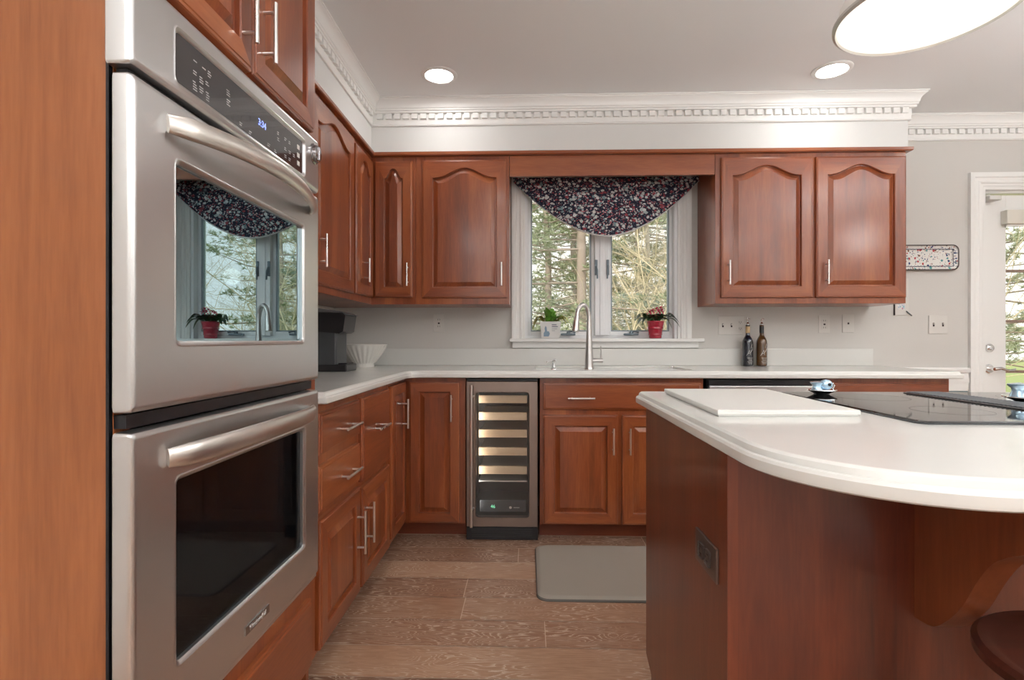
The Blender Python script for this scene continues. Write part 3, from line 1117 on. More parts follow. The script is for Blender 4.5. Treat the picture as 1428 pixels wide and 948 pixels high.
mb = MB()
gx0, gx1, gz0, gz1 = -.278, .006, .128, .795
mb.rings([xz_ring(cx0, cx1, .074, .856, 2.892), xz_ring(cx0, cx1, .074, .856, 2.864), xz_ring(cx0 + .003, cx1 - .003, .077, .853, 2.860),
          xz_ring(gx0 - .004, gx1 + .004, gz0 - .004, gz1 + .004, 2.860, .018), xz_ring(gx0 - .002, gx1 + .002, gz0 - .002, gz1 + .002, 2.858, .016), xz_ring(gx0, gx1, gz0, gz1, 2.862, .014), xz_ring(gx0, gx1, gz0, gz1, 2.892, .014)], cap0=False, cap1=False)
wd = mk('door', mb, STEELC, WC, world=True, ang=30)
mk('pane', MB().box(gx0 - .001, gx1 + .001, 2.868, 2.873, gz0 - .001, gz1 + .001), M_COOLGL, wd, world=True)
h_ = MB()
h_.tube([(-.300, 2.825, .082), (-.300, 2.825, .838)], .0075, 14)
for z in (.175, .775):
    h_.tube([(-.300, 2.825, z), (-.290, 2.862, z)], .006, 10)
mk('handle', h_, M_HANDLE, wd, world=True)
for z in (.733, .640, .545, .447, .345):
    sh = mk('shelf', MB().box(-.268, -.004, 2.935, 3.38, z + .010, z + .020), M_RACK, WC, world=True)
    mk('shelf_front', MB().box(-.268, -.004, 2.912, 2.934, z, z + .043, .002), BEECH, sh, world=True)
mk('lower_shelf', MB().box(-.268, -.004, 2.92, 3.38, .302, .308), M_RACK, WC, world=True)
wl = bpy.data.lights.new('shelf_fill_light', 'AREA')  # strip light added to brighten the shelf fronts
wl.energy = .5; wl.shape = 'RECTANGLE'; wl.size = .012; wl.size_y = .6; wl.color = (1, .95, .88)
wlo = bpy.data.objects.new('shelf_fill_light', wl); C.objects.link(wlo); wlo.parent = WC; wlo.location = (-.137, .0, .46); wlo.rotation_euler = (PI / 2, 0, -.6)
cp = mk('control_strip', MB().box(-.262, -.010, 2.905, 2.93, .142, .205, .003), M_CHAR, WC, world=True)
text_mesh('temperature_display', '46', .026, M_GREENLED, cp, txt_matrix((-.190, 2.9045, .170), (1, 0, 0)))
mk('power_button', MB().lathe([(.007, 0), (.007, .003), (.001, .004)], (-.094, 2.905, .166), 14, axis='-y'), M_RACK, cp, world=True)
mk('printed_legend', MB().box(-.078, -.045, 2.9043, 2.905, .163, .168), M_MARK, cp, world=True)

# sink cabinet
sk = thing('sink_cabinet', 'cherry sink cabinet with one wide false drawer over two doors', 'cabinet', (.065, 2.88, 0))
carcass(sk, 0, .872, ZB, ZT, .59, toe=True)
add_drawer(sk, .019, .856, .705, .848, (.148, .291, .768))
add_door(sk, .019, .417, .092, .676, (.389, .470, .610))
add_door(sk, .439, .856, .092, .676, (.477, .470, .610))

# dishwasher
dw = thing('dishwasher', 'stainless dishwasher front between sink cabinet and end cabinet', 'dishwasher', (1.27, 2.88, 0))
mk('body', MB().box(.958, 1.582, 2.892, 3.44, .09, .868), M_BLACK, dw, world=True)
dd = mk('door', MB().box(.962, 1.578, 2.858, 2.890, .10, .835, .004), STEELX, dw, world=True)
mk('control_strip', MB().box(.962, 1.578, 2.866, 2.890, .838, .864, .002), M_BLKPL, dw, world=True)
h_ = MB()
h_.tube([(1.01, 2.825, .79), (1.53, 2.825, .79)], .010, 12)
for x in (1.04, 1.50):
    h_.tube([(x, 2.825, .79), (x, 2.860, .79)], .008, 10)
mk('handle', h_, M_HANDLE, dd, world=True)
mk('toe_kick', MB().box(.962, 1.578, 2.93, 2.945, 0, .09), M_BLACK, dw, world=True)
# end cabinet
ec = thing('base_cabinet', 'cherry end cabinet of the window run, right of the dishwasher', 'cabinet', (1.588, 2.88, 0))
carcass(ec, 0, .632, ZB, ZT, .59, toe=True)
add_drawer(ec, .018, .618, .712, .848, (.24, .39, .768))
add_door(ec, .018, .314, .092, .688, (.286, .480, .620))
add_door(ec, .322, .618, .092, .688, (.350, .480, .620))


# ------------------------------------------------------------------ worktops
def offset_poly(poly, d):
    """inset a CCW polygon by d"""
    n = len(poly)
    out = []
    for i in range(n):
        p0, p1, p2 = Vector(poly[i - 1]), Vector(poly[i]), Vector(poly[(i + 1) % n])
        a = (p1 - p0).normalized(); b_ = (p2 - p1).normalized()
        na, nb = Vector((-a.y, a.x)), Vector((-b_.y, b_.x))
        m = (na + nb) / max(.2, (1 + na.dot(nb)))
        out.append((p1.x + m.x * d, p1.y + m.y * d))
    return out


def worktop(poly, z0=.876, z1=.914, prof=None):
    prof = prof or [(.006, 0), (.001, .003), (0, .008), (0, .019), (.003, .0235), (.008, .025), (.009, .029), (.011, .034), (.016, .0375), (.020, .038)]
    mb = MB()
    rs = []
    for d, z in prof:
        rs.append([Vector((x, y, z0 + z)) for x, y in offset_poly(poly, d)])
    mb.rings(rs)
    return mb


CX = -.627
CYF = 2.83
poly = [(XL + .001, 1.650), (CX, 1.650), (CX, 2.765), (CX + .015, 2.808), (CX + .065, CYF), (2.258, CYF), (2.258, YB - .001), (XL + .001, YB - .001)]
wt = mk('worktop', worktop(poly), M_COUNT, smooth=False)
# cut the sink opening
SX0, SX1, SY0, SY1 = .045, .905, 2.905, 3.345
cut = mk('cutter', MB().rings([[Vector((p.y, p.z, z)) for p in yz_ring(SX0, SX1, SY0, SY1, 0, .06, 6)] for z in (.86, .93)]), M_COUNT)
md = wt.modifiers.new('cut', 'BOOLEAN')
md.object = cut
md.operation = 'DIFFERENCE'
md.solver = 'EXACT'
bpy.context.view_layer.update()
dg = bpy.context.evaluated_depsgraph_get()
nm = bpy.data.meshes.new_from_object(wt.evaluated_get(dg))
bpy.data.objects.remove(cut)
bpy.data.objects.remove(wt)
wbm = bmesh.new()
wbm.from_mesh(nm)
bpy.data.meshes.remove(nm)
wt = mk('worktop', wbm, M_COUNT, loc=(.3, 3.1, .876), ang=25)
tag(wt, 'white L-shaped worktop running from the oven around under the window', 'worktop')
sn = MB()
R3 = lambda i, z, r=.06: [Vector((p.y, p.z, z)) for p in yz_ring(SX0 + i, SX1 - i, SY0 + i, SY1 - i, 0, r, 6)]
R4 = lambda i, z, r=.05: [Vector((p.y, p.z, z)) for p in yz_ring(SX0 + .04 + i, SX1 - .04 - i, SY0 + .02 + i, 3.10 - i, 0, r, 6)]
sn.rings([R3(.001, .880), R3(.001, .9015), R3(.003, .9025), R4(0, .9025), R4(.006, .898), R4(.012, .74), R4(.04, .715), R4(.07, .712, .02)], cap0=False)
snk = tag(mk('kitchen_sink', sn, M_SINK, loc=(.46, 3.1, .71), ang=40), 'white integrated sink sunk in the worktop below the window', 'sink')
# splashback upstand
sp_ = MB()
sp_.box(XL + .002, 2.195, YB - .020, YB - .001, .9145, 1.022, .002)
sp_.box(XL + .001, XL + .020, 1.655, YB - .021, .9145, 1.022, .002)
tag(mk('splashback', sp_, M_COUNT, loc=(.4, YB, .914)), 'low white splashback strip standing along the back of the worktop', 'splashback')

# ------------------------------------------------------------------ wall cabinets
UZ0, UZ1 = 1.290, 2.166
UF = -.93
uA = thing('wall_cabinet', 'cherry wall cabinet with arched door hung just beyond the oven', 'cabinet', (UF, 1.650, UZ0), PI / 2)
Lz = lambda z: z - UZ0
AR = .058
carcass(uA, 0, 1.148, 0, UZ1 - UZ0, .343, top=True)
add_door(uA, .015, .562, Lz(1.322), Lz(2.140), (.53, Lz(1.398), Lz(1.544)), arch=AR, st=.062, toprail=.045)
add_door(uA, .580, 1.130, Lz(1.322), Lz(2.140), (.662, Lz(1.398), Lz(1.544)), arch=AR, st=.062, toprail=.045)
uc = thing('corner_wall_cabinet', 'cherry corner wall cabinet with two narrow arched doors', 'cabinet', (-.93, 3.15, UZ0))
b = MB()
b.prism([(-1.273, 2.800), (-.95, 2.800), (-.95, 3.17), (-.665, 3.17), (-.665, 3.476), (-1.273, 3.476)], UZ0, UZ1)
mk('body', b, WV, uc, world=True)
b = MB()
b.prism([(-.95, 2.800), (-.93, 2.800), (-.93, 3.15), (-.665, 3.15), (-.665, 3.17), (-.95, 3.17)], UZ0, UZ1)
mk('face_frame', b, WV, uc, world=True)
Muc = Matrix.Translation(-Vector(uc.location))
add_door(uc, .018, .328, 1.328, 2.128, (.145, 1.401, 1.533), M=Muc @ ML(-.93, 2.800), arch=AR, st=.058, toprail=.045)
add_door(uc, -.908, -.682, 1.332, 2.136, (-.708, 1.395, 1.530), M=Muc @ Matrix.Translation((0, 3.15, 0)), arch=AR, st=.056, toprail=.045)
ub = thing('wall_cabinet', 'cherry wall cabinet with one arched door left of the window', 'cabinet', (-.664, 3.15, UZ0))
carcass(ub, 0, .555, 0, UZ1 - UZ0, .325, top=True)
add_door(ub, .040, .542, Lz(1.326), Lz(2.138), (.510, Lz(1.395), Lz(1.532)), arch=AR, st=.060, toprail=.045)
ur = thing('wall_cabinet', 'wide cherry wall cabinet with two arched doors right of the window', 'cabinet', (1.094, 3.15, UZ0))
carcass(ur, 0, 1.090, 0, UZ1 - UZ0, .325, top=True)
add_door(ur, .030, .553, Lz(1.324), Lz(2.138), (.068, Lz(1.398), Lz(1.538)), arch=AR, st=.064, toprail=.045)
add_door(ur, .572, 1.082, Lz(1.324), Lz(2.138), (.625, Lz(1.398), Lz(1.538)), arch=AR, st=.064, toprail=.045)
# board over the window
vb = MB()
vb.box(-.107, 1.092, 3.150, 3.170, 2.045, UZ1, .002)
vb.box(-.107, 1.092, 3.170, 3.475, 2.150, UZ1)
tag(mk('window_board', vb, WH, loc=(.49, 3.15, 2.045)), 'cherry board bridging the two wall cabinets above the window', 'board')
# top moulding
tm = sweep([(-.002, 2.1665), (.022, 2.1665), (.026, 2.172), (.026, 2.186), (.020, 2.1895), (-.002, 2.1895)], [(-.93, 1.652), (-.93, 3.15), (2.186, 3.15), (2.186, 3.474)])
tag(mk('cabinet_moulding', tm, WH, loc=(-.93, 3.15, 2.1665)), 'thin cherry moulding capping the wall cabinets under the white soffit', 'moulding')

# ------------------------------------------------------------------ swag over the window
vm = bmesh.new()
uvl = vm.loops.layers.uv.new('UVMap')
NU, NV = 90, 44
xa, xb, zt = -.094, 1.094, 2.125
grid = []


def swag_pt(u, v):
    # bottom curve: deep in the middle, short at the ends
    s = 1 - abs(2 * u - 1) ** 1.75
    depth = .028 + (2.125 - 1.728 - .028) * s
    x = xa + (xb - xa) * u
    # sides draw inwards as the cloth hangs
    z = zt - depth * v
    fold = math.sin(v ** 1.15 * PI * 8.5 + 1.2 * math.sin(u * 5)) * .013 * (v ** 1.1) * (0.25 + s)
    y = YB - .036 - .055 * s * math.sin(v * PI * .62) - fold
    return Vector((x, y, z))


V = [[vm.verts.new(swag_pt(i / NU, j_ / NV)) for i in range(NU + 1)] for j_ in range(NV + 1)]
for j_ in range(NV):
    for i in range(NU):
        f = vm.faces.new((V[j_][i], V[j_][i + 1], V[j_ + 1][i + 1], V[j_ + 1][i]))
        for lp, (ii, jj) in zip(f.loops, ((i, j_), (i + 1, j_), (i + 1, j_ + 1), (i, j_ + 1))):
            u, v = ii / NU, jj / NV
            p = swag_pt(u, v)
            lp[uvl].uv = (u * 1.19, p.z - .12 * v * (1 - abs(2 * u - 1)))
        if j_ >= NV - 1:
            f.material_index = 1
sw_ = mk('swag_valance', vm, [M_VAL, M_LINING], loc=(.5, YB - .03, 2.1), ang=60)
md = sw_.modifiers.new('cloth', 'SOLIDIFY')
md.thickness = .003
tag(sw_, 'dark floral fabric swag valance with white edging hanging over the window', 'valance')


# ------------------------------------------------------------------ wall plates
def wall_plate(name, label, x0, x1, z0, z1, kinds, cat):
    t = thing(name, label, cat, ((x0 + x1) / 2, YB, (z0 + z1) / 2))
    mk('plate', MB().box(x0, x1, YB - .006, YB - .0002, z0, z1, .002), M_PLATE, t, world=True)
    n = len(kinds)
    for i, k in enumerate(kinds):
        cx = x0 + (x1 - x0) * (i + .5) / n
        zc = (z0 + z1) / 2
        if k == 'o':
            for dz in (-.020, .020):
                r_ = mk('socket', MB().box(cx - .015, cx + .015, YB - .008, YB - .006, zc + dz - .013, zc + dz + .013, .003), M_PLATE, t, world=True)
                sl = MB()
                sl.box(cx - .007, cx - .005, YB - .0085, YB - .0075, zc + dz - .004, zc + dz + .006)
                sl.box(cx + .005, cx + .007, YB - .0085, YB - .0075, zc + dz - .004, zc + dz + .006)
                sl.box(cx - .002, cx + .002, YB - .0085, YB - .0075, zc + dz - .010, zc + dz - .006)
                mk('slots', sl, M_HOLE, r_, world=True)
        elif k == 'g':
            r_ = mk('socket', MB().box(cx - .017, cx + .017, YB - .008, YB - .006, zc - .034, zc + .034, .002), M_PLATE, t, world=True)
            sl = MB()
            for dz in (-.022, .022):
                sl.box(cx - .007, cx - .005, YB - .0085, YB - .0075, zc + dz - .004, zc + dz + .006)
                sl.box(cx + .005, cx + .007, YB - .0085, YB - .0075, zc + dz - .004, zc + dz + .006)
            sl.box(cx - .006, cx + .006, YB - .009, YB - .0075, zc - .006, zc + .004)
            mk('slots', sl, M_HOLE, r_, world=True)
        elif k == 's':
            sg = MB()
            sg.box(cx - .005, cx + .005, YB - .0072, YB - .006, zc - .012, zc + .012)
            mk('switch_slot', sg, M_HOLE, t, world=True)
            sg = MB().box(cx - .004, cx + .004, YB - .018, YB - .0073, zc, zc + .010, .001)
            mk('toggle', sg, M_PLATE, t, world=True)
        elif k == 'j':
            mk('jack', MB().box(cx - .005, cx + .005, YB - .0075, YB - .006, zc - .006, zc + .006), M_HOLE, t, world=True)
    return t


wall_plate('power_outlet', 'white outlet on the wall left of the window', -.617, -.545, 1.130, 1.247, 'g', 'outlet')
wall_plate('switch_plate', 'wide white switch plate behind the dark bottles', 1.228, 1.392, 1.112, 1.232, 'sso', 'switch')
wall_plate('power_outlet', 'white outlet under the right wall cabinet', 1.862, 1.932, 1.122, 1.236, 'g', 'outlet')
wall_plate('phone_jack_plate', 'white plate with one small jack, right of the outlet', 2.012, 2.084, 1.126, 1.242, 'j', 'wall plate')
wall_plate('switch_plate', 'white double switch plate beside the glazed door casing', 2.552, 2.668, 1.118, 1.234, 'ss', 'switch')

# platter on the wall
pl = thing('wall_platter', 'long painted ceramic platter with floral pattern hung on the wall', 'platter', (2.42, YB, 1.60))


def platter_ring(x0, x1, z0, z1, y, r):
    return xz_ring(x0, x1, z0, z1, y, r, 6)


b = MB()
px0, px1, pz0, pz1 = 2.13, 2.722, 1.522, 1.678
b.rings([platter_ring(px0 + .03, px1 - .03, pz0 + .03, pz1 - .03, YB - .002, .02), platter_ring(px0, px1, pz0, pz1, YB - .022, .036), platter_ring(px0 + .004, px1 - .004, pz0 + .004, pz1 - .004, YB - .024, .034)], cap1=False)
b.rings([platter_ring(px0 + .004, px1 - .004, pz0 + .004, pz1 - .004, YB - .024, .034), platter_ring(px0 + .03, px1 - .03, pz0 + .03, pz1 - .03, YB - .006, .02)], cap0=False, cap1=True)
bm_ = b.b
uvl = bm_.loops.layers.uv.new('UVMap')
for f in bm_.faces:
    for lp in f.loops:
        lp[uvl].uv = (lp.vert.co.x, lp.vert.co.z)
mk('dish', b, M_PLATTER, pl, world=True)
b = MB()
b.rings([platter_ring(px0 - .003, px1 + .003, pz0 - .003, pz1 + .003, YB - .020, .038), platter_ring(px0 - .003, px1 + .003, pz0 - .003, pz1 + .003, YB - .026, .038), platter_ring(px0 + .004, px1 - .004, pz0 + .004, pz1 - .004, YB - .0265, .034)], cap0=False, cap1=False)
mk('rim', b, plain('platter_rim', (.05, .035, .03), .3), pl, world=True)
b = MB()
for kx in range(28):
    x = px0 + .03 + kx * (px1 - px0 - .06) / 27
    for z, dz in ((pz0 + .022, .004), (pz1 - .022, -.004)):
        b.tube([(x - .008, YB - .0150, z), (x, YB - .0155, z + dz), (x + .008, YB - .0150, z)], .002, 5)
for kz in range(6):
    z = pz0 + .03 + kz * (pz1 - pz0 - .06) / 5
    b.tube([(px1 - .028, YB - .015, z - .008), (px1 - .022, YB - .017, z), (px1 - .028, YB - .015, z + .008)], .002, 5)
mk('scroll_border', b, plain('platter_navy', (.02, .03, .10), .3), pl, world=True)
# little tile below the cabinet corner
tl = thing('wall_calendar', 'small white card with a blue picture hanging under the cabinet corner', 'picture', (2.38, YB, 1.30))
mk('card', MB().box(2.339, 2.424, YB - .008, YB - .0005, 1.236, 1.47, .001), M_PLATE, tl, world=True)
b = MB(); b.box(2.352, 2.402, YB - .0095, YB - .0081, 1.272, 1.40)
uvl = b.b.loops.layers.uv.new('UVMap')
for f in b.b.faces:
    for lp in f.loops:
        lp[uvl].uv = (lp.vert.co.x, lp.vert.co.z)
mk('picture', b, M_TILEART, tl, world=True)
mk('side_edge', MB().box(2.335, 2.339, YB - .010, YB - .0005, 1.236, 1.47), M_HOLE, tl, world=True)
mk('pen', MB().tube([(2.405, YB - .014, 1.262), (2.440, YB - .014, 1.232)], .0035, 8), M_CHAR, tl, world=True)

# ------------------------------------------------------------------ things on the worktop
ZC = .9142
cm = thing('coffee_maker', 'black single-cup coffee maker standing on the worktop behind the oven', 'coffee maker', (-1.06, 2.80, ZC))
y0, y1 = 2.715, 2.885
b = MB()
b.box(-1.20, -.985, y0, y1, ZC + .03, 1.215, .012, seg=3)
mk('body', b, M_CHAR, cm, world=True)
b = MB()
b.box(-1.20, -.932, y0, y1, ZC, ZC + .038, .008, seg=3)
b.box(-.985, -.940, y0 + .03, y1 - .03, ZC + .036, ZC + .044, .003)
mk('drip_tray', b, M_BLKPL, cm, world=True)
b = MB()
b.rings([[Vector((x, y_, z)) for x, z in ((-1.10, 1.122), (-.968, 1.112), (-.948, 1.122), (-.936, 1.205), (-.95, 1.218), (-1.10, 1.222))] for y_ in (y0 - .004, y0 + .002, y1 - .002, y1 + .004)])
mk('brew_head', b, M_BLKPL, cm, world=True)
b = MB()
b.rings([[Vector((x, y_, z)) for x, z in ((-1.19, 1.216), (-.935, 1.206), (-.925, 1.210), (-.96, 1.226), (-1.08, 1.242), (-1.19, 1.244))] for y_ in (y0 - .002, y1 + .002)])
mk('lid', b, plain('lid_grey', (.25, .25, .26), .25, metal=.5), cm, world=True)
b = MB()
b.tube([(-1.125, y0 - .006, ZC + .012), (-1.105, y0 - .008, ZC + .02), (-1.098, y0 - .008, ZC + .10), (-1.096, y0 - .008, 1.12), (-1.10, y0 - .008, 1.20), (-1.13, y0 - .006, 1.225)], .006, 8)
b.tube([(-1.125, y0 - .006, ZC + .012), (-1.2, y0 - .006, ZC + .012)], .006, 8)
mk('chrome_band', b, M_CHROME, cm, world=True)
mk('water_tank', MB().box(-1.19, -1.11, y0 - .012, y0 - .001, ZC + .03, 1.20, .004), plain('tank_smoke', (.02, .025, .03), .1, coat=1), cm, world=True)

bw = thing('fluted_bowl', 'white fluted ceramic bowl on the worktop in the corner', 'bowl', (-.995, 3.22, ZC))
prof = [(.060, 0), (.062, .004), (.060, .022), (.070, .030), (.098, .070), (.124, .112), (.134, .130), (.138, .134), (.134, .137), (.128, .132), (.116, .110), (.090, .070), (.060, .036), (.02, .030), (.001, .030)]
rs = []
SEG = 96
for r_, z in prof:
    ring = []
    for k in range(SEG):
        a = 2 * PI * k / SEG
        amp = .035 if .03 <= z <= .125 and r_ > .065 else 0
        rr = r_ * (1 + amp * math.cos(24 * a))
        ring.append(Vector((rr * math.cos(a), rr * math.sin(a), z)))
    rs.append(ring)
mk('bowl', MB().rings(rs), M_CERAM, bw, ang=60)
mk('rim', MB().lathe([(.134, .1335), (.1395, .1335), (.1405, .137), (.134, .139), (.131, .137)], (0, 0, 0), 64, cap0=False, cap1=False), M_CERAM, bw)


def bottle(label, x, y, mat, neckmat, stopper_chrome, Hh):
    t = thing('bottle', label, 'bottle', (x, y, ZC), 0)
    sc_ = Hh / .30
    prof = [(.030, 0), (.035, .003), (.037, .010), (.037, .165), (.035, .182), (.028, .200), (.018, .216), (.0145, .228), (.0135, .260), (.0135, .285), (.0155, .287), (.0155, .295), (.011, .297)]
    mk('glass_body', MB().lathe([(r_ * sc_, z * sc_) for r_, z in prof], (0, 0, 0), 32), mat, t)
    mk('neck_wrap', MB().lathe([(.0150 * sc_, .238 * sc_), (.0153 * sc_, .240 * sc_), (.0153 * sc_, .284 * sc_), (.0150 * sc_, .286 * sc_)], (0, 0, 0), 24, cap0=False, cap1=False), neckmat, t)
    s = MB()
    s.lathe([(.010 * sc_, .297 * sc_), (.012 * sc_, .303 * sc_), (.008 * sc_, .312 * sc_), (.004 * sc_, .318 * sc_)], (0, 0, 0), 16)
    zt_ = .318 * sc_
    s.tube([(0, 0, zt_), (-.003, -.002, zt_ + .010), (.002, -.004, zt_ + .022), (.012, -.006, zt_ + .016)], [.004, .0035, .003, .0025], 8)
    s.tube([(0, 0, zt_ + .006), (-.002, 0, zt_ + .030)], [.003, .0015], 6)
    mk('pourer', s, M_CHROME, t)
    # white script and small lines of print, raised from the glass
    p = MB()

    def on(u, z):          # point on the front of the bottle
        a = u / (.0372 * sc_)
        r_ = .0374 * sc_
        return (r_ * math.sin(a), -r_ * math.cos(a), z * sc_)
    A = [(-.020, .075), (-.012, .088), (-.004, .108), (-.001, .116), (.001, .100), (.004, .080)]
    p.tube([on(u, z) for u, z in A], .0011, 5)
    p.tube([on(u, z) for u, z in [(-.016, .086), (-.004, .092), (.006, .098)]], .0010, 5)
    p.tube([on(u, z) for u, z in [(.006, .098), (.009, .112), (.012, .104), (.015, .120), (.018, .112), (.022, .134)]], .0010, 5)
    p.tube([on(u, z) for u, z in [(.010, .13), (.014, .15), (.017, .16)]], .0008, 5)
    for q in range(6):
        z = .060 - q * .0085
        w_ = .018 - (q % 3) * .003
        p.tube([on(-w_ + .004 + w_ * 2 * k / 5, z) for k in range(6)], .0010, 4)
    mk('printed_label', p, M_BOTLABEL, t)
    return t


bottle('dark blue-black oil bottle with a tan neck label, by the splashback', 1.387, 3.408, M_BOTB, M_TAN, True, .262)
bottle('amber brown oil bottle with dark neck, right of the dark bottle', 1.474, 3.408, M_BOTA, plain('neck_black', (.01, .01, .012), .35), True, .262)

# faucet
FY = 3.20
fc = thing('kitchen_faucet', 'tall brushed pull-down faucet arching over the sink', 'faucet', (.366, FY, .903))
b = MB()
b.lathe([(.029, 0), (.029, .004), (.0255, .012), (.024, .06), (.0205, .12), (.0165, .20), (.0145, .26), (.0138, .30)], (0, 0, 0), 28)
mk('body', b, STEELV, fc)
pts, rad = [], []
for k in range(15):
    a = PI * k / 14 * .93
    cxn, R_ = -.038, .038
    pts.append((cxn + R_ * math.cos(a), -.02 * (1 - math.cos(a)) * .9, .298 + 0.088 * math.sin(a) * .98))
    rad.append(.0137)
mk('spout', MB().tube(pts, rad, 16), STEELV, fc)
e = Vector(pts[-1])
mk('spray_head', MB().tube([e + Vector((.001, 0, .004)), e + Vector((-.003, -.004, -.028)), e + Vector((-.0045, -.006, -.034)), e + Vector((-.010, -.010, -.088)), e + Vector((-.0105, -.0105, -.091))], [.0145, .0165, .0175, .0215, .019], 18), STEELV, fc)
b = MB()
b.lathe([(.013, 0), (.0135, .003), (.0135, .062), (.0125, .066)], (.015, 0, .052), 18, axis='x')
mk('valve', b, STEELV, fc)
mk('lever', MB().tube([(.070, 0, .060), (.070, -.002, .10), (.070, -.004, .140)], [.0055, .005, .004], 10), STEELV, fc)
sd = thing('soap_dispenser', 'small chrome soap dispenser pump beside the faucet', 'soap dispenser', (.156, FY, .903))
mk('base', MB().lathe([(.022, 0), (.021, .004), (.012, .010), (.009, .030), (.010, .040), (.012, .044), (.012, .052), (.006, .056)], (0, 0, 0), 22), M_CHROME, sd)
mk('nozzle', MB().tube([(.012, 0, .058), (-.010, -.002, .052), (-.036, -.004, .047), (-.044, -.004, .040)], [.006, .006, .005, .004], 10), M_CHROME, sd)
tag(mk('air_switch', MB().lathe([(.012, 0), (.012, .010), (.009, .014), (.001, .015)], (.885, 3.30, .9028), 18), M_CHROME, loc=(.885, 3.30, .9028)), 'tiny chrome button on the worktop at the right end of the sink', 'button')

# ------------------------------------------------------------------ plants on the window sill
ZS = 1.0885


def leaf_mb(mb, base, tip, width, droop=.02, mi=0, nrm=None):
    base, tip = Vector(base), Vector(tip)
    d = tip - base
    side = d.cross(Vector((0, 0, 1)))
    if side.length < 1e-4:
        side = Vector((1, 0, 0))
    side.normalize()
    upv = side.cross(d).normalized()
    if upv.z < 0:
        upv = -upv
    n = 6
    rows = []
    for k in range(n + 1):
        u = k / n
        w_ = width * math.sin(PI * min(1, u * .92 + .06)) ** .8
        c = base + d * u + Vector((0, 0, droop * math.sin(PI * u) * 1.2))
        rows.append([c - side * w_ + upv * w_ * .25, c, c + side * w_ + upv * w_ * .25])
    for thick in (0,):
        V = [[mb.b.verts.new(p) for p in r_] for r_ in rows]
        for k in range(n):
            for q in range(2):
                f = mb.b.faces.new((V[k][q], V[k][q + 1], V[k + 1][q + 1], V[k + 1][q]))
                f.material_index = mi


p1 = thing('potted_plant', 'light green leafy plant in a square white printed pot on the sill', 'plant', (.146, YB - .012, ZS))
b = MB()
b.rings([[Vector((sx * w_, sy * w_ * .62, z)) for sx, sy in ((-1, -1), (1, -1), (1, 1), (-1, 1))] for w_, z in ((.056, 0), (.058, .002), (.066, .104), (.067, .108), (.062, .108), (.060, .095))])
pot = mk('pot', b, M_POTW, p1)
mk('soil', MB().box(-.058, .058, -.035, .035, .088, .094), M_SOIL, p1)
b = MB()
for q, w_ in enumerate((.03, .038, .034, .02)):
    z = .084 - q * .012
    b.box(.008, .008 + w_, -.0415 + (.084 - z) * .045, -.0385, z, z + (.006 if q < 2 else .0025))
mk('printed_text', b, M_PRINT, pot)
b = MB()
b.rings([[Vector((x, -.0400 + yo, z)) for x, z in ((-.044, .012), (-.012, .012), (-.004, .03), (-.012, .046), (-.022, .044), (-.026, .072), (-.032, .080), (-.038, .066), (-.036, .046), (-.044, .034))] for yo in (.003, .0)])
mk('printed_picture', b, M_PRINTB, pot)
b = MB()
r_ = random.Random(5)
for k in range(30):
    a = r_.uniform(0, 2 * PI)
    el = r_.uniform(.2, 1.2)
    L = r_.uniform(.055, .105)
    base = (r_.uniform(-.02, .02), r_.uniform(-.01, .01), .092)
    tip = Vector(base) + Vector((math.cos(a) * math.cos(el) * L * 1.1, math.sin(a) * math.cos(el) * L * .6, math.sin(el) * L * .95))
    leaf_mb(b, base, tip, r_.uniform(.019, .029), .012, 1 if el < .5 and r_.random() < .5 else 0)
for tx, tz in ((-.115, .055), (-.10, .10), (.12, .092), (.10, .085), (-.112, .085)):
    leaf_mb(b, (tx * .4, -.01, .11), (tx, -.03, tz), .027, .03, 1)
for tx, tz in ((-.03, .20), (.012, .195), (-.045, .185), (.035, .175), (-.01, .18)):
    leaf_mb(b, (tx * .3, -.005, .10), (tx, -.02, tz), .028, .01, 0)
mk('foliage', b, [M_LEAFG, M_LEAFY], p1, ang=60)

p2 = thing('potted_plant', 'flowering plant with pink blooms in a red glazed pot on the sill', 'plant', (.820, YB - .018, ZS))
b = MB()
b.lathe([(.036, 0), (.040, .003), (.041, .020), (.044, .022), (.044, .030), (.043, .032), (.047, .058), (.0515, .061), (.0515, .070), (.050, .073), (.056, .104), (.060, .107), (.060, .111), (.055, .110), (.050, .09)], (0, 0, 0), 36)
mk('pot', b, M_POTR, p2)
mk('soil', MB().lathe([(.051, .090), (.051, .095)], (0, 0, 0), 24), M_SOIL, p2)
b = MB()
for k in range(40):
    a = r_.uniform(0, 2 * PI)
    L = r_.uniform(.06, .125)
    el = r_.uniform(.1, .9)
    base = (r_.uniform(-.02, .02), r_.uniform(-.01, .01), .100)
    tip = Vector(base) + Vector((math.cos(a) * L * math.cos(el) * 1.05, math.sin(a) * L * .45, math.sin(el) * L * .7))
    leaf_mb(b, base, tip, r_.uniform(.018, .026), .02, r_.choice((0, 0, 1)))
for tx, tz in ((-.135, .110), (-.13, .13), (-.12, .085), (-.09, .09), (.145, .10), (.15, .07), (.13, .12), (.10, .06), (.12, .135)):
    leaf_mb(b, (tx * .35, -.01, .112), (tx, -.03, tz), .024, .028, 0 if abs(tz * 100) % 2 < 1.2 else 1)
mk('foliage', b, [M_LEAFD, M_LEAFR], p2, ang=60)
b = MB()
for fx, fz in ((.005, .185), (-.022, .172), (.030, .190), (.018, .168), (-.04, .165), (.038, .172)):
    for k in range(5):
        a = 2 * PI * k / 5
        leaf_mb(b, (fx, -.02, fz), (fx + math.cos(a) * .022, -.028, fz + math.sin(a) * .017), .010, .002)
mk('flowers', b, M_PINK, p2, ang=60)

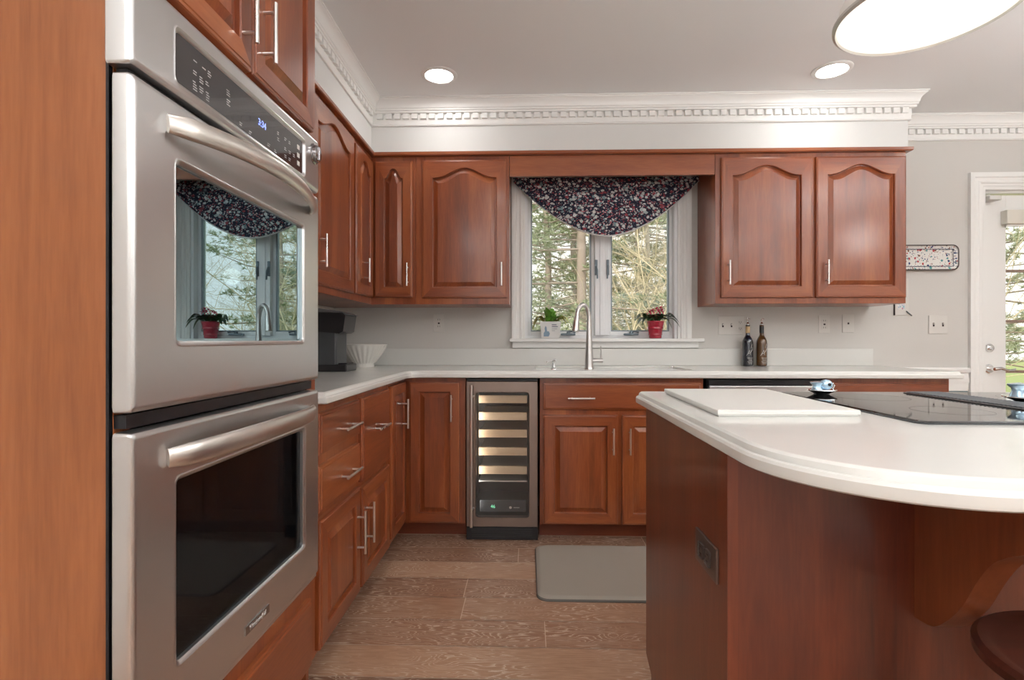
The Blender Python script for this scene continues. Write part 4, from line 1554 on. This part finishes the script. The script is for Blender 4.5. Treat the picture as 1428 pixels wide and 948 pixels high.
# ------------------------------------------------------------------ floor mat
mt = MB()
R5 = lambda i, z, r=.05: [Vector((p.y, p.z, z)) for p in yz_ring(.037 + i, .98 - i, 2.200 + i, 2.785 - i, 0, r, 6)]
mt.rings([R5(0, .0005), R5(0, .006), R5(.004, .010), R5(.018, .017), R5(.024, .0185)], mis=lambda k, i: 0 if k < 2 else 1)
tag(mk('floor_mat', mt, [M_MATEDGE, M_MAT], loc=(.5, 2.49, 0), ang=50), 'grey rubber anti-fatigue mat on the floor before the sink cabinet', 'mat')

# ------------------------------------------------------------------ island
IX0, IX1, IY0, IY1 = .37, 2.02, 1.0, 1.68
isl = thing('island_cabinet', 'shade-toned cherry kitchen island base under the rounded white top', 'kitchen island', (1.2, 1.34, 0))
b = MB()
b.rings([[Vector((IX0 + dx, y, z)) for y, z in ((IY0, 0), (IY1 - .07, 0), (IY1 - .07, .075), (IY1, .10), (IY1, .876), (IY0, .876))] for dx in (0, .019)])
mk('end_panel', b, wood('cherry_island_end_shaded', 'z', dark=(.09, .017, .006), mid=(.16, .033, .011), light=(.23, .056, .019), boards=3, coat=.3), isl, world=True)  # end panel cherry darkened too, shade put into its colour
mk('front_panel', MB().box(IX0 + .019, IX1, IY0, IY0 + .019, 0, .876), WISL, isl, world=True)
b = MB()
b.box(IX0 + .019, IX1, IY0 + .019, IY1 - .07, 0, .10)
b.box(IX0 + .019, IX1, IY0 + .019, IY1 - .02, .10, .876)
mk('body', b, WV, isl, world=True)
# kitchen side: doors facing the window
Mi = Matrix.Translation((-1.2, -1.34, 0)) @ Matrix.Translation((IX1, IY1 - .02, 0)) @ Matrix.Rotation(PI, 4, 'Z')
for a, b_ in ((.02, .42), (.43, .83), (.84, 1.24), (1.25, 1.63)):
    add_door(isl, a, b_, .12, .70, (b_ - .03, .5, .64), M=Mi)
    add_drawer(isl, a, b_, .72, .86, ((a + b_) / 2 - .07, (a + b_) / 2 + .07, .79), M=Mi)


# corbel
def smooth_curve(P, n=6):
    out = []
    for i in range(len(P) - 1):
        p0, p1, p2, p3 = [Vector(P[max(0, min(len(P) - 1, j_))]) for j_ in (i - 1, i, i + 1, i + 2)]
        for k in range(n):
            t = k / n
            out.append(.5 * ((2 * p1) + (-p0 + p2) * t + (2 * p0 - 5 * p1 + 4 * p2 - p3) * t * t + (-p0 + 3 * p1 - 3 * p2 + p3) * t ** 3))
    out.append(Vector(P[-1]))
    return out


def corbel(x):
    cv = smooth_curve([(1.0, .570), (.957, .576), (.925, .602), (.893, .642), (.867, .690), (.841, .730), (.816, .752), (.784, .770), (.745, .785), (.725, .80), (.72, .83)])
    pts = [(p.x, p.y) for p in cv] + [(.72, .8755), (.9995, .8755)]
    b = MB()
    b.rings([[Vector((x + dx, y, z)) for y, z in pts] for dx in (0, .045)])
    return b


for cx_, lb in ((.709, 'curved dark cherry corbel under the rounded end of the island top'), (1.70, 'curved dark cherry corbel further along the island, right of the first')):
    o = mk('corbel', corbel(cx_), wood('cherry_corbel', 'z', dark=(.12, .025, .009), mid=(.20, .05, .016), light=(.28, .08, .028), boards=3) if cx_ < 1 else bpy.data.materials['cherry_corbel'], loc=(cx_, .99, .57), ang=40)
    tag(o, lb, 'corbel')
# island top
R_ = .25
ex, fy = .345, .632
ip = []
by = 1.735
ip += [(ex + .02, by), ]
ip += [(ex + .006, by - .006), (ex, by - .02)]
for k in range(25):
    a = PI + (PI / 2) * k / 24
    ip.append((ex + R_ + R_ * math.cos(a), fy + R_ + R_ * math.sin(a)))
ip += [(2.08, fy), (2.08, by)]
tag(mk('island_worktop', worktop(ip), M_COUNT, loc=(1.2, 1.2, .876), ang=25), 'white island worktop with rounded corner and stepped edge', 'worktop')
# outlet in the island end
io = thing('power_outlet', 'bronze horizontal outlet on the end panel of the island', 'outlet', (IX0, 1.108, .638))
mk('plate', MB().box(IX0 - .006, IX0 - .0002, 1.043, 1.173, .604, .672, .0015), M_DARKMETAL, io, world=True)
for yc in (1.128, 1.088):
    s_ = mk('socket', MB().box(IX0 - .009, IX0 - .006, yc - .014, yc + .014, .622, .654, .004), plain('socket_brown', (.05, .035, .03), .35) if yc > 1.1 else bpy.data.materials['socket_brown'], io, world=True)
    q = MB()
    q.box(IX0 - .0095, IX0 - .0085, yc - .006, yc + .004, .645, .647)
    q.box(IX0 - .0095, IX0 - .0085, yc - .006, yc + .004, .631, .633)
    q.box(IX0 - .0095, IX0 - .0085, yc + .006, yc + .010, .637, .641)
    mk('slots', q, M_HOLE, s_, world=True)
# cutting board
cbm = MB()
q4 = [(.405, 1.150), (.709, 1.158), (.728, 1.652), (.420, 1.655)]
cbm.rings([[Vector((x, y, .9145 + z)) for x, y in offset_poly(q4, d)] for d, z in ((.003, 0), (.003, .004), (0, .0045), (0, .0125), (.002, .014))])
tag(mk('cutting_board', cbm, M_BOARD, loc=(.56, 1.4, .9145)), 'white rectangular cutting board lying on the island worktop', 'cutting board')
# cooktop
ck = thing('cooktop', 'black glass downdraft cooktop set into the island worktop', 'cooktop', (1.16, 1.36, .914))
b = MB()
R6 = lambda i, z, r=.02: [Vector((p.y, p.z, z)) for p in yz_ring(.764 + i, 1.560 - i, 1.058 + i, 1.655 - i, 0, r, 4)]
b.rings([R6(.003, .9145), R6(0, .916), R6(0, .918), R6(.003, .9205)])
cg = mk('glass_top', b, M_COOK, ck, world=True)
b = MB()
R7 = lambda i, z, r=.02: [Vector((p.y, p.z, z)) for p in yz_ring(.762 + i, 1.562 - i, 1.056 + i, 1.657 - i, 0, r, 4)]
b.rings([R7(0, .9143), R7(0, .9168), R7(.004, .9172)], cap0=False, cap1=False)
mk('edge_trim', b, M_CHAR, ck, world=True)
b = MB()
for (bx, by_, br) in ((.945, 1.22, .075), (.945, 1.50, .09), (1.38, 1.22, .09), (1.38, 1.50, .075)):
    b.lathe([(br, .9206), (br + .0008, .9206), (br + .0008, .9207), (br, .9207)], (bx, by_, 0), 48, cap0=False, cap1=False)
mk('burner_rings', b, plain('ring_grey', (.07, .065, .065), .4), cg, world=True)
vx0, vx1, vy0, vy1 = 1.115, 1.218, 1.105, 1.640
v_ = MB()
R8 = lambda i, z, r=.045: [Vector((p.y, p.z, z)) for p in yz_ring(vx0 + i, vx1 - i, vy0 + i, vy1 - i, 0, r, 6)]
v_.rings([R8(-.004, .9207), R8(-.004, .9222), R8(0, .9235), R8(.005, .9235), R8(.007, .9212)], cap0=False, cap1=True)
vg = mk('downdraft_vent', v_, M_BLKPL, ck, world=True)
g_ = MB()
ny = 40
for k in range(ny):
    y = vy0 + .03 + (vy1 - vy0 - .06) * k / (ny - 1)
    g_.box(vx0 + .004, vx1 - .004, y - .0022, y + .0022, .9214, .9262, .001)
for x in (vx0 + .022, (vx0 + vx1) / 2, vx1 - .022):
    g_.box(x - .002, x + .002, vy0 + .02, vy1 - .02, .9212, .9250)
mk('vent_grille', g_, plain('grille_metal', (.10, .105, .115), .3, metal=.6), vg, world=True)


def ornament(label, x, y, rz, z=.9212, s=1.0):
    t = thing('ornament', label, 'ornament', (x, y, z), rz)
    mk('dish', MB().lathe([(.020 * s, 0), (.022 * s, .002), (.034 * s, .008), (.040 * s, .011), (.039 * s, .013), (.030 * s, .010), (.001, .006)], (0, 0, 0), 28), M_CHROME, t)
    b = MB()
    b.lathe([(.010 * s, .008), (.015 * s, .012), (.0115 * s, .020 * s), (.012 * s, .026 * s), (.018 * s, .031 * s), (.018 * s, .034 * s), (.002, .037 * s)], (-.014 * s, 0, 0), 20)
    bmesh.ops.create_uvsphere(b.b, u_segments=20, v_segments=12, radius=.0165 * s, matrix=Matrix.Translation((.012 * s, -.002, .026 * s)) @ Matrix.Diagonal((1.15, 1, .95, 1)))
    bd_ = mk('body', b, M_BLUE, t, ang=60)
    b = MB()
    b.lathe([(.0048 * s, 0), (.0048 * s, .002)], (.012 * s, -.0178 * s, .028 * s), 14, axis='-y')
    mk('eye', b, M_BLACK, bd_)
    b = MB()
    b.tube([(.026 * s, 0, .022 * s), (.036 * s, 0, .030 * s), (.040 * s, 0, .024 * s), (.034 * s, 0, .012 * s)], .0022 * s, 8)
    mk('loop', b, M_CHROME, t)
    return t


ornament('small pale blue glazed ornament on a chrome dish, at the left end of the cooktop', .858, 1.585, .1)
ornament('small chrome and blue ornament behind the vent, at the right edge of the picture', 1.275, 1.40, -.2, s=1.3)

# ------------------------------------------------------------------ bar stool at the right edge
stl = thing('bar_stool', 'dark wooden round-seated stool tucked under the island overhang', 'stool', (.84, .765, 0))
SZ = .618
b = MB()
b.lathe([(.13, SZ - .030), (.160, SZ - .026), (.172, SZ - .016), (.172, SZ - .004), (.164, SZ + .002), (.150, SZ), (.135, SZ - .008), (.001, SZ - .012)], (0, 0, 0), 56)
mk('seat', b, WDARK, stl)
for k in range(4):
    a = PI / 4 + k * PI / 2
    mk('leg', MB().tube([(.11 * math.cos(a), .11 * math.sin(a), SZ - .028), (.165 * math.cos(a), .165 * math.sin(a), .001)], [.017, .013], 14), WDARK, stl)
for k in range(4):
    a, a2 = PI / 4 + k * PI / 2, PI / 4 + (k + 1) * PI / 2
    z = .20
    rr = .11 + .055 * (SZ - .028 - z) / (SZ - .029)
    mk('stretcher', MB().tube([(rr * math.cos(a), rr * math.sin(a), z), (rr * math.cos(a2), rr * math.sin(a2), z)], .009, 10), WDARK, stl)


# ------------------------------------------------------------------ lamps
def recessed(label, x, y, group=None):
    t = thing('recessed_light', label, 'ceiling light', (x, y, CEIL), 0, group)
    mk('trim_ring', MB().lathe([(.070, -.0005), (.097, -.0005), (.097, -.003), (.090, -.007), (.076, -.009), (.072, -.006)], (0, 0, 0), 40, cap0=False, cap1=False), M_TRIM, t)
    b = MB()
    b.lathe([(.0718, -.0065), (.055, -.0075), (.001, -.008)], (0, 0, 0), 24, cap0=False)
    mk('lens', b, M_LAMP, t)
    return t


recessed('round recessed ceiling light above the left end of the window run', -.474, 2.84)
recessed('round recessed ceiling light beside the pendant shade, above the right cabinets', 1.594, 2.845)
for x, y in ((-.3, .9), (-.3, -1.0), (1.3, -.6), (2.9, 2.2), (2.9, .4), (.5, -2.4), (2.9, -1.8)):  # more recessed lamps out of view, added to light the room
    recessed('round recessed ceiling light added out of view to light the room', x, y, 'recessed lights added out of view')

def globe(x, y):  # unseen globes, added to light the ceiling
    t = thing('added_globe', 'opal glass globe lamp added out of view to light the ceiling', 'pendant lamp', (x, y, 2.08), 0, 'globe lamps added out of view')
    b = MB()
    bmesh.ops.create_uvsphere(b.b, u_segments=24, v_segments=14, radius=.13)
    mk('globe', b, M_GLOBE, t, ang=180)
    mk('rod', MB().tube([(0, 0, .129), (0, 0, CEIL - 2.08 - .001)], .006, 8), M_HANDLE, t)
    return t


M_GLOBE = plain('opal_globe', (.9, .9, .9), .4, emit=(1.0, .97, .93), es=GLOBE / (PI * 4 * PI * .13 ** 2))
for x, y in ((-.6, -2.6), (3.3, .9), (3.4, -1.2)):
    globe(x, y)

M_UP = plain('uplighter_disc', (.9, .9, .9), .5, emit=(.97, .985, 1.0), es=UP / (PI * PI * .14 ** 2))
for x, y in ((-.95, -1.5), (1.15, -.45), (2.95, 1.0), (3.0, -1.6)):  # unseen uplighters, added to brighten the ceiling
    t = thing('added_uplighter', 'slim uplighter added out of view to brighten the ceiling', 'lamp', (x, y, 0), 0, 'uplighters added out of view')
    mk('base', MB().lathe([(.14, .0005), (.14, .012), (.03, .022), (.012, .03)], (0, 0, 0), 32), M_HANDLE, t)
    mk('pole', MB().tube([(0, 0, .02), (0, 0, 1.72)], .011, 12), M_HANDLE, t)
    mk('bowl', MB().lathe([(.012, 1.70), (.06, 1.715), (.12, 1.75), (.165, 1.80), (.168, 1.80), (.16, 1.795), (.115, 1.757), (.05, 1.73), (.001, 1.728)], (0, 0, 0), 40), M_SHADE, t)
    b = MB(); b.lathe([(.14, 1.792), (.001, 1.7921)], (0, 0, 0), 24, cap0=False)
    mk('lamp_disc', b, M_UP, t)

PZ, PXc, PYc, PR = 1.9, 1.005, 1.375, .201
pn = thing('pendant_light', 'white enamel dome pendant lamp hanging over the island', 'pendant lamp', (PXc, PYc, PZ))
outp = [(PR, 0), (PR + .003, .002), (PR + .003, .010), (PR - .004, .016), (PR - .012, .05), (PR - .035, .095), (PR - .075, .130), (.085, .150), (.052, .165), (.045, .20), (.030, .215)]
inp = [(.026, .208), (.040, .19), (.048, .160), (.082, .146), (PR - .078, .126), (PR - .039, .092), (PR - .016, .05), (PR - .009, .016), (PR - .006, .004)]
mk('shade', MB().lathe(outp[3:] + inp + [outp[3]], (0, 0, 0), 72, cap0=False, cap1=False), M_SHADE, pn, ang=50)
mk('shade_rim', MB().lathe([(PR - .006, .004), (PR - .003, -.002), (PR, 0), (PR + .004, .003), (PR + .004, .010), (PR - .004, .0165)], (0, 0, 0), 72, cap0=False, cap1=False), M_SHRIM, pn, ang=50)
bb = MB()
bb.lathe([(.012, .20), (.014, .17), (.030, .14), (.034, .115), (.030, .092), (.016, .078), (.001, .074)], (0, 0, 0), 24)
mk('bulb', bb, M_BULB, pn)
mk('cord', MB().tube([(0, 0, .213), (0, 0, CEIL - PZ - .018)], .005, 8), M_SHRIM, pn)
mk('ceiling_rose', MB().lathe([(.06, 0), (.06, -.010), (.02, -.022), (.006, -.024)], (0, 0, CEIL - PZ - .0005), 32), M_SHADE, pn)
ll = bpy.data.lights.new('pendant_lamp_light', 'POINT')
ll.energy = 1.1
ll.color = (1, .94, .85)
ll.shadow_soft_size = .035
lo = bpy.data.objects.new('pendant_lamp_light', ll)
C.objects.link(lo)
lo.parent = pn
lo.location = (0, 0, .045)

# ------------------------------------------------------------------ outdoors
gd = MB()
gd.box(-30, 40, 3.7, 60, -.9, -.6)
o = struct('ground', gd, M_GRASS)
dk = MB()
for k in range(10):
    dk.box(2.5, 4.6, 3.66 + k * .14, 3.66 + k * .14 + .135, -.04, -.01)
tag(mk('deck', dk, M_DECK, loc=(3.5, 4.3, -.04)), 'red-stained wooden deck outside the glazed door', 'deck')


def pine_mesh(seed, h, needle):
    r = random.Random(seed)
    tr = MB()
    n = 10
    pts = [(r.uniform(-.05, .05) * k * .3, r.uniform(-.05, .05) * k * .3, h * k / n) for k in range(n + 1)]
    tr.tube(pts, [.085 * (1 - k / n * .8) * h / 11 for k in range(n + 1)], 8)
    fo = MB()
    nb = int(h * 7.5)
    for i in range(nb):
        z = h * (.10 + .88 * (i + r.random()) / nb)
        a = r.uniform(0, 2 * PI)
        rel = 1 - z / h
        L = (.45 + 1.9 * rel ** .7) * r.uniform(.6, 1.1)
        if z < h * .3 and r.random() < .35:
            L *= .6
        drop = r.uniform(-.12, .25)
        p0 = Vector((0, 0, z))
        d = Vector((math.cos(a), math.sin(a), drop)).normalized()
        mid = p0 + d * L * .5 + Vector((0, 0, -.05 * L))
        end = p0 + d * L + Vector((0, 0, .02 * L))
        tr.tube([p0, mid, end], [.020, .012, .004], 4)
        if z < h * .22 and r.random() < .35:
            continue
        nt = int(10 + L * 10)
        for q in range(nt):
            u = r.uniform(.25, 1.05)
            c = p0.lerp(end, u) + Vector((r.gauss(0, .11), r.gauss(0, .11), r.gauss(.02, .06))) * (.5 + L * .3)
            for s_ in range(13):
                v = Vector((r.gauss(0, 1), r.gauss(0, 1), r.gauss(.3, .6))).normalized() * r.uniform(.07, .15)
                w_ = v.cross(Vector((r.random(), r.random(), r.random()))).normalized() * .010
                f = fo.b.faces.new([fo.b.verts.new(c - w_), fo.b.verts.new(c + w_), fo.b.verts.new(c + v)])
    return tr, fo


def bare_mesh(seed, h, spread, n0=5):
    r = random.Random(seed)
    tr = MB()

    def grow(p, d, L, rad, lev):
        n = 3
        pts = [p]
        for k in range(n):
            d = (d + Vector((r.gauss(0, .18), r.gauss(0, .18), r.gauss(.02, .12)))).normalized()
            pts.append(pts[-1] + d * L / n)
        tr.tube(pts, [rad * (1 - .5 * k / n) for k in range(n + 1)], 3 if lev > 1 else 5, cap=False)
        if lev < 4:
            for k in range(r.choice((3, 4, 4)) if lev else 5):
                q = pts[r.choice((1, 2, 3))]
                dd = (d + Vector((r.gauss(0, .75), r.gauss(0, .75), r.gauss(.1, .5)))).normalized()
                grow(q, dd, L * r.uniform(.5, .75), rad * .5, lev + 1)
    for k in range(n0):
        grow(Vector((r.uniform(-spread, spread), r.uniform(-spread, spread), 0)), Vector((r.gauss(0, .2), r.gauss(0, .2), 1)).normalized(), h * .5, .020, 0)
    return tr


prot = {}
for i, (sd_, hh_, nd) in enumerate(((1, 11, M_NEEDLE), (2, 9, M_NEEDLE2), (3, 13, M_NEEDLE))):
    tr, fo = pine_mesh(sd_, hh_, nd)
    prot[i] = (tr, fo, nd)
pm = []
for i in range(3):
    tr, fo, nd = prot[i]
    t = thing('pine_tree', 'pine', 'tree', (0, 0, -.6))
    mk('trunk', tr, M_BARK if i != 1 else M_BARKL, t, ang=60)
    mk('needles', fo, nd, t, smooth=False)
    pm.append(t)
# spots: x, y, variant, rotation
spots = [(.42, 11.2, 0, 0), (.95, 9.6, 2, 2.2), (1.45, 12.2, 0, 4.0), (1.15, 13.0, 2, 1), (-.2, 17.5, 1, 2), (2.45, 11.0, 1, 4), (3.9, 19.0, 2, 5), (2.9, 14.2, 0, .3),
         (4.6, 12.5, 0, .6), (7.4, 17.5, 2, 2.2), (9.9, 11.6, 0, 3.3), (13.2, 14.0, 2, 4.4)]
for k, (x, y, v, rz) in enumerate(spots):
    src = pm[v]
    if not src.get('used'):
        t = src
        src['used'] = 1
    else:
        t = src.copy(); C.objects.link(t)
        for ch in list(src.children):
            c = ch.copy(); C.objects.link(c); c.parent = t
    t.location = (x, y, -.6)
    t.rotation_euler = (0, 0, rz)
    t['group'] = 'pine trees behind the house'
    t['category'] = 'tree'
    t['label'] = 'tall pine tree standing outdoors beyond the glass'
for t in pm:
    if 'used' in t:
        del t['used']
for t in list(bpy.data.objects):
    if t.type == 'EMPTY' and 'used' in t:
        del t['used']
bush = [thing('bare_tree', 'b', 'tree', (0, 0, -.6)) for _ in range(2)]
for i, t in enumerate(bush):
    mk('branches', bare_mesh(20 + i, 4.2 + i, .7, 7), M_TWIG, t, smooth=False)
bs = [(2.5, 11.5, 0, 0), (2.95, 9.6, 0, 4.2), (1.95, 9.3, 1, 5.1), (7.0, 12.0, 0, .9), (3.4, 14.5, 1, 2), (1.6, 19.5, 1, 3), (5.6, 14.5, 0, .5), (8.6, 10.6, 1, 1.5), (11.5, 15.5, 0, 3.9)]
first = [True, True]
for (x, y, v, rz) in bs:
    src = bush[v]
    if first[v]:
        t = src; first[v] = False
    else:
        t = src.copy(); C.objects.link(t)
        for ch in list(src.children):
            c = ch.copy(); C.objects.link(c); c.parent = t
    t.location = (x, y, -.6)
    t.rotation_euler = (0, 0, rz)
    t['group'] = 'bare trees behind the house'
    t['label'] = 'bare tan leafless tree growing outdoors among the pines'
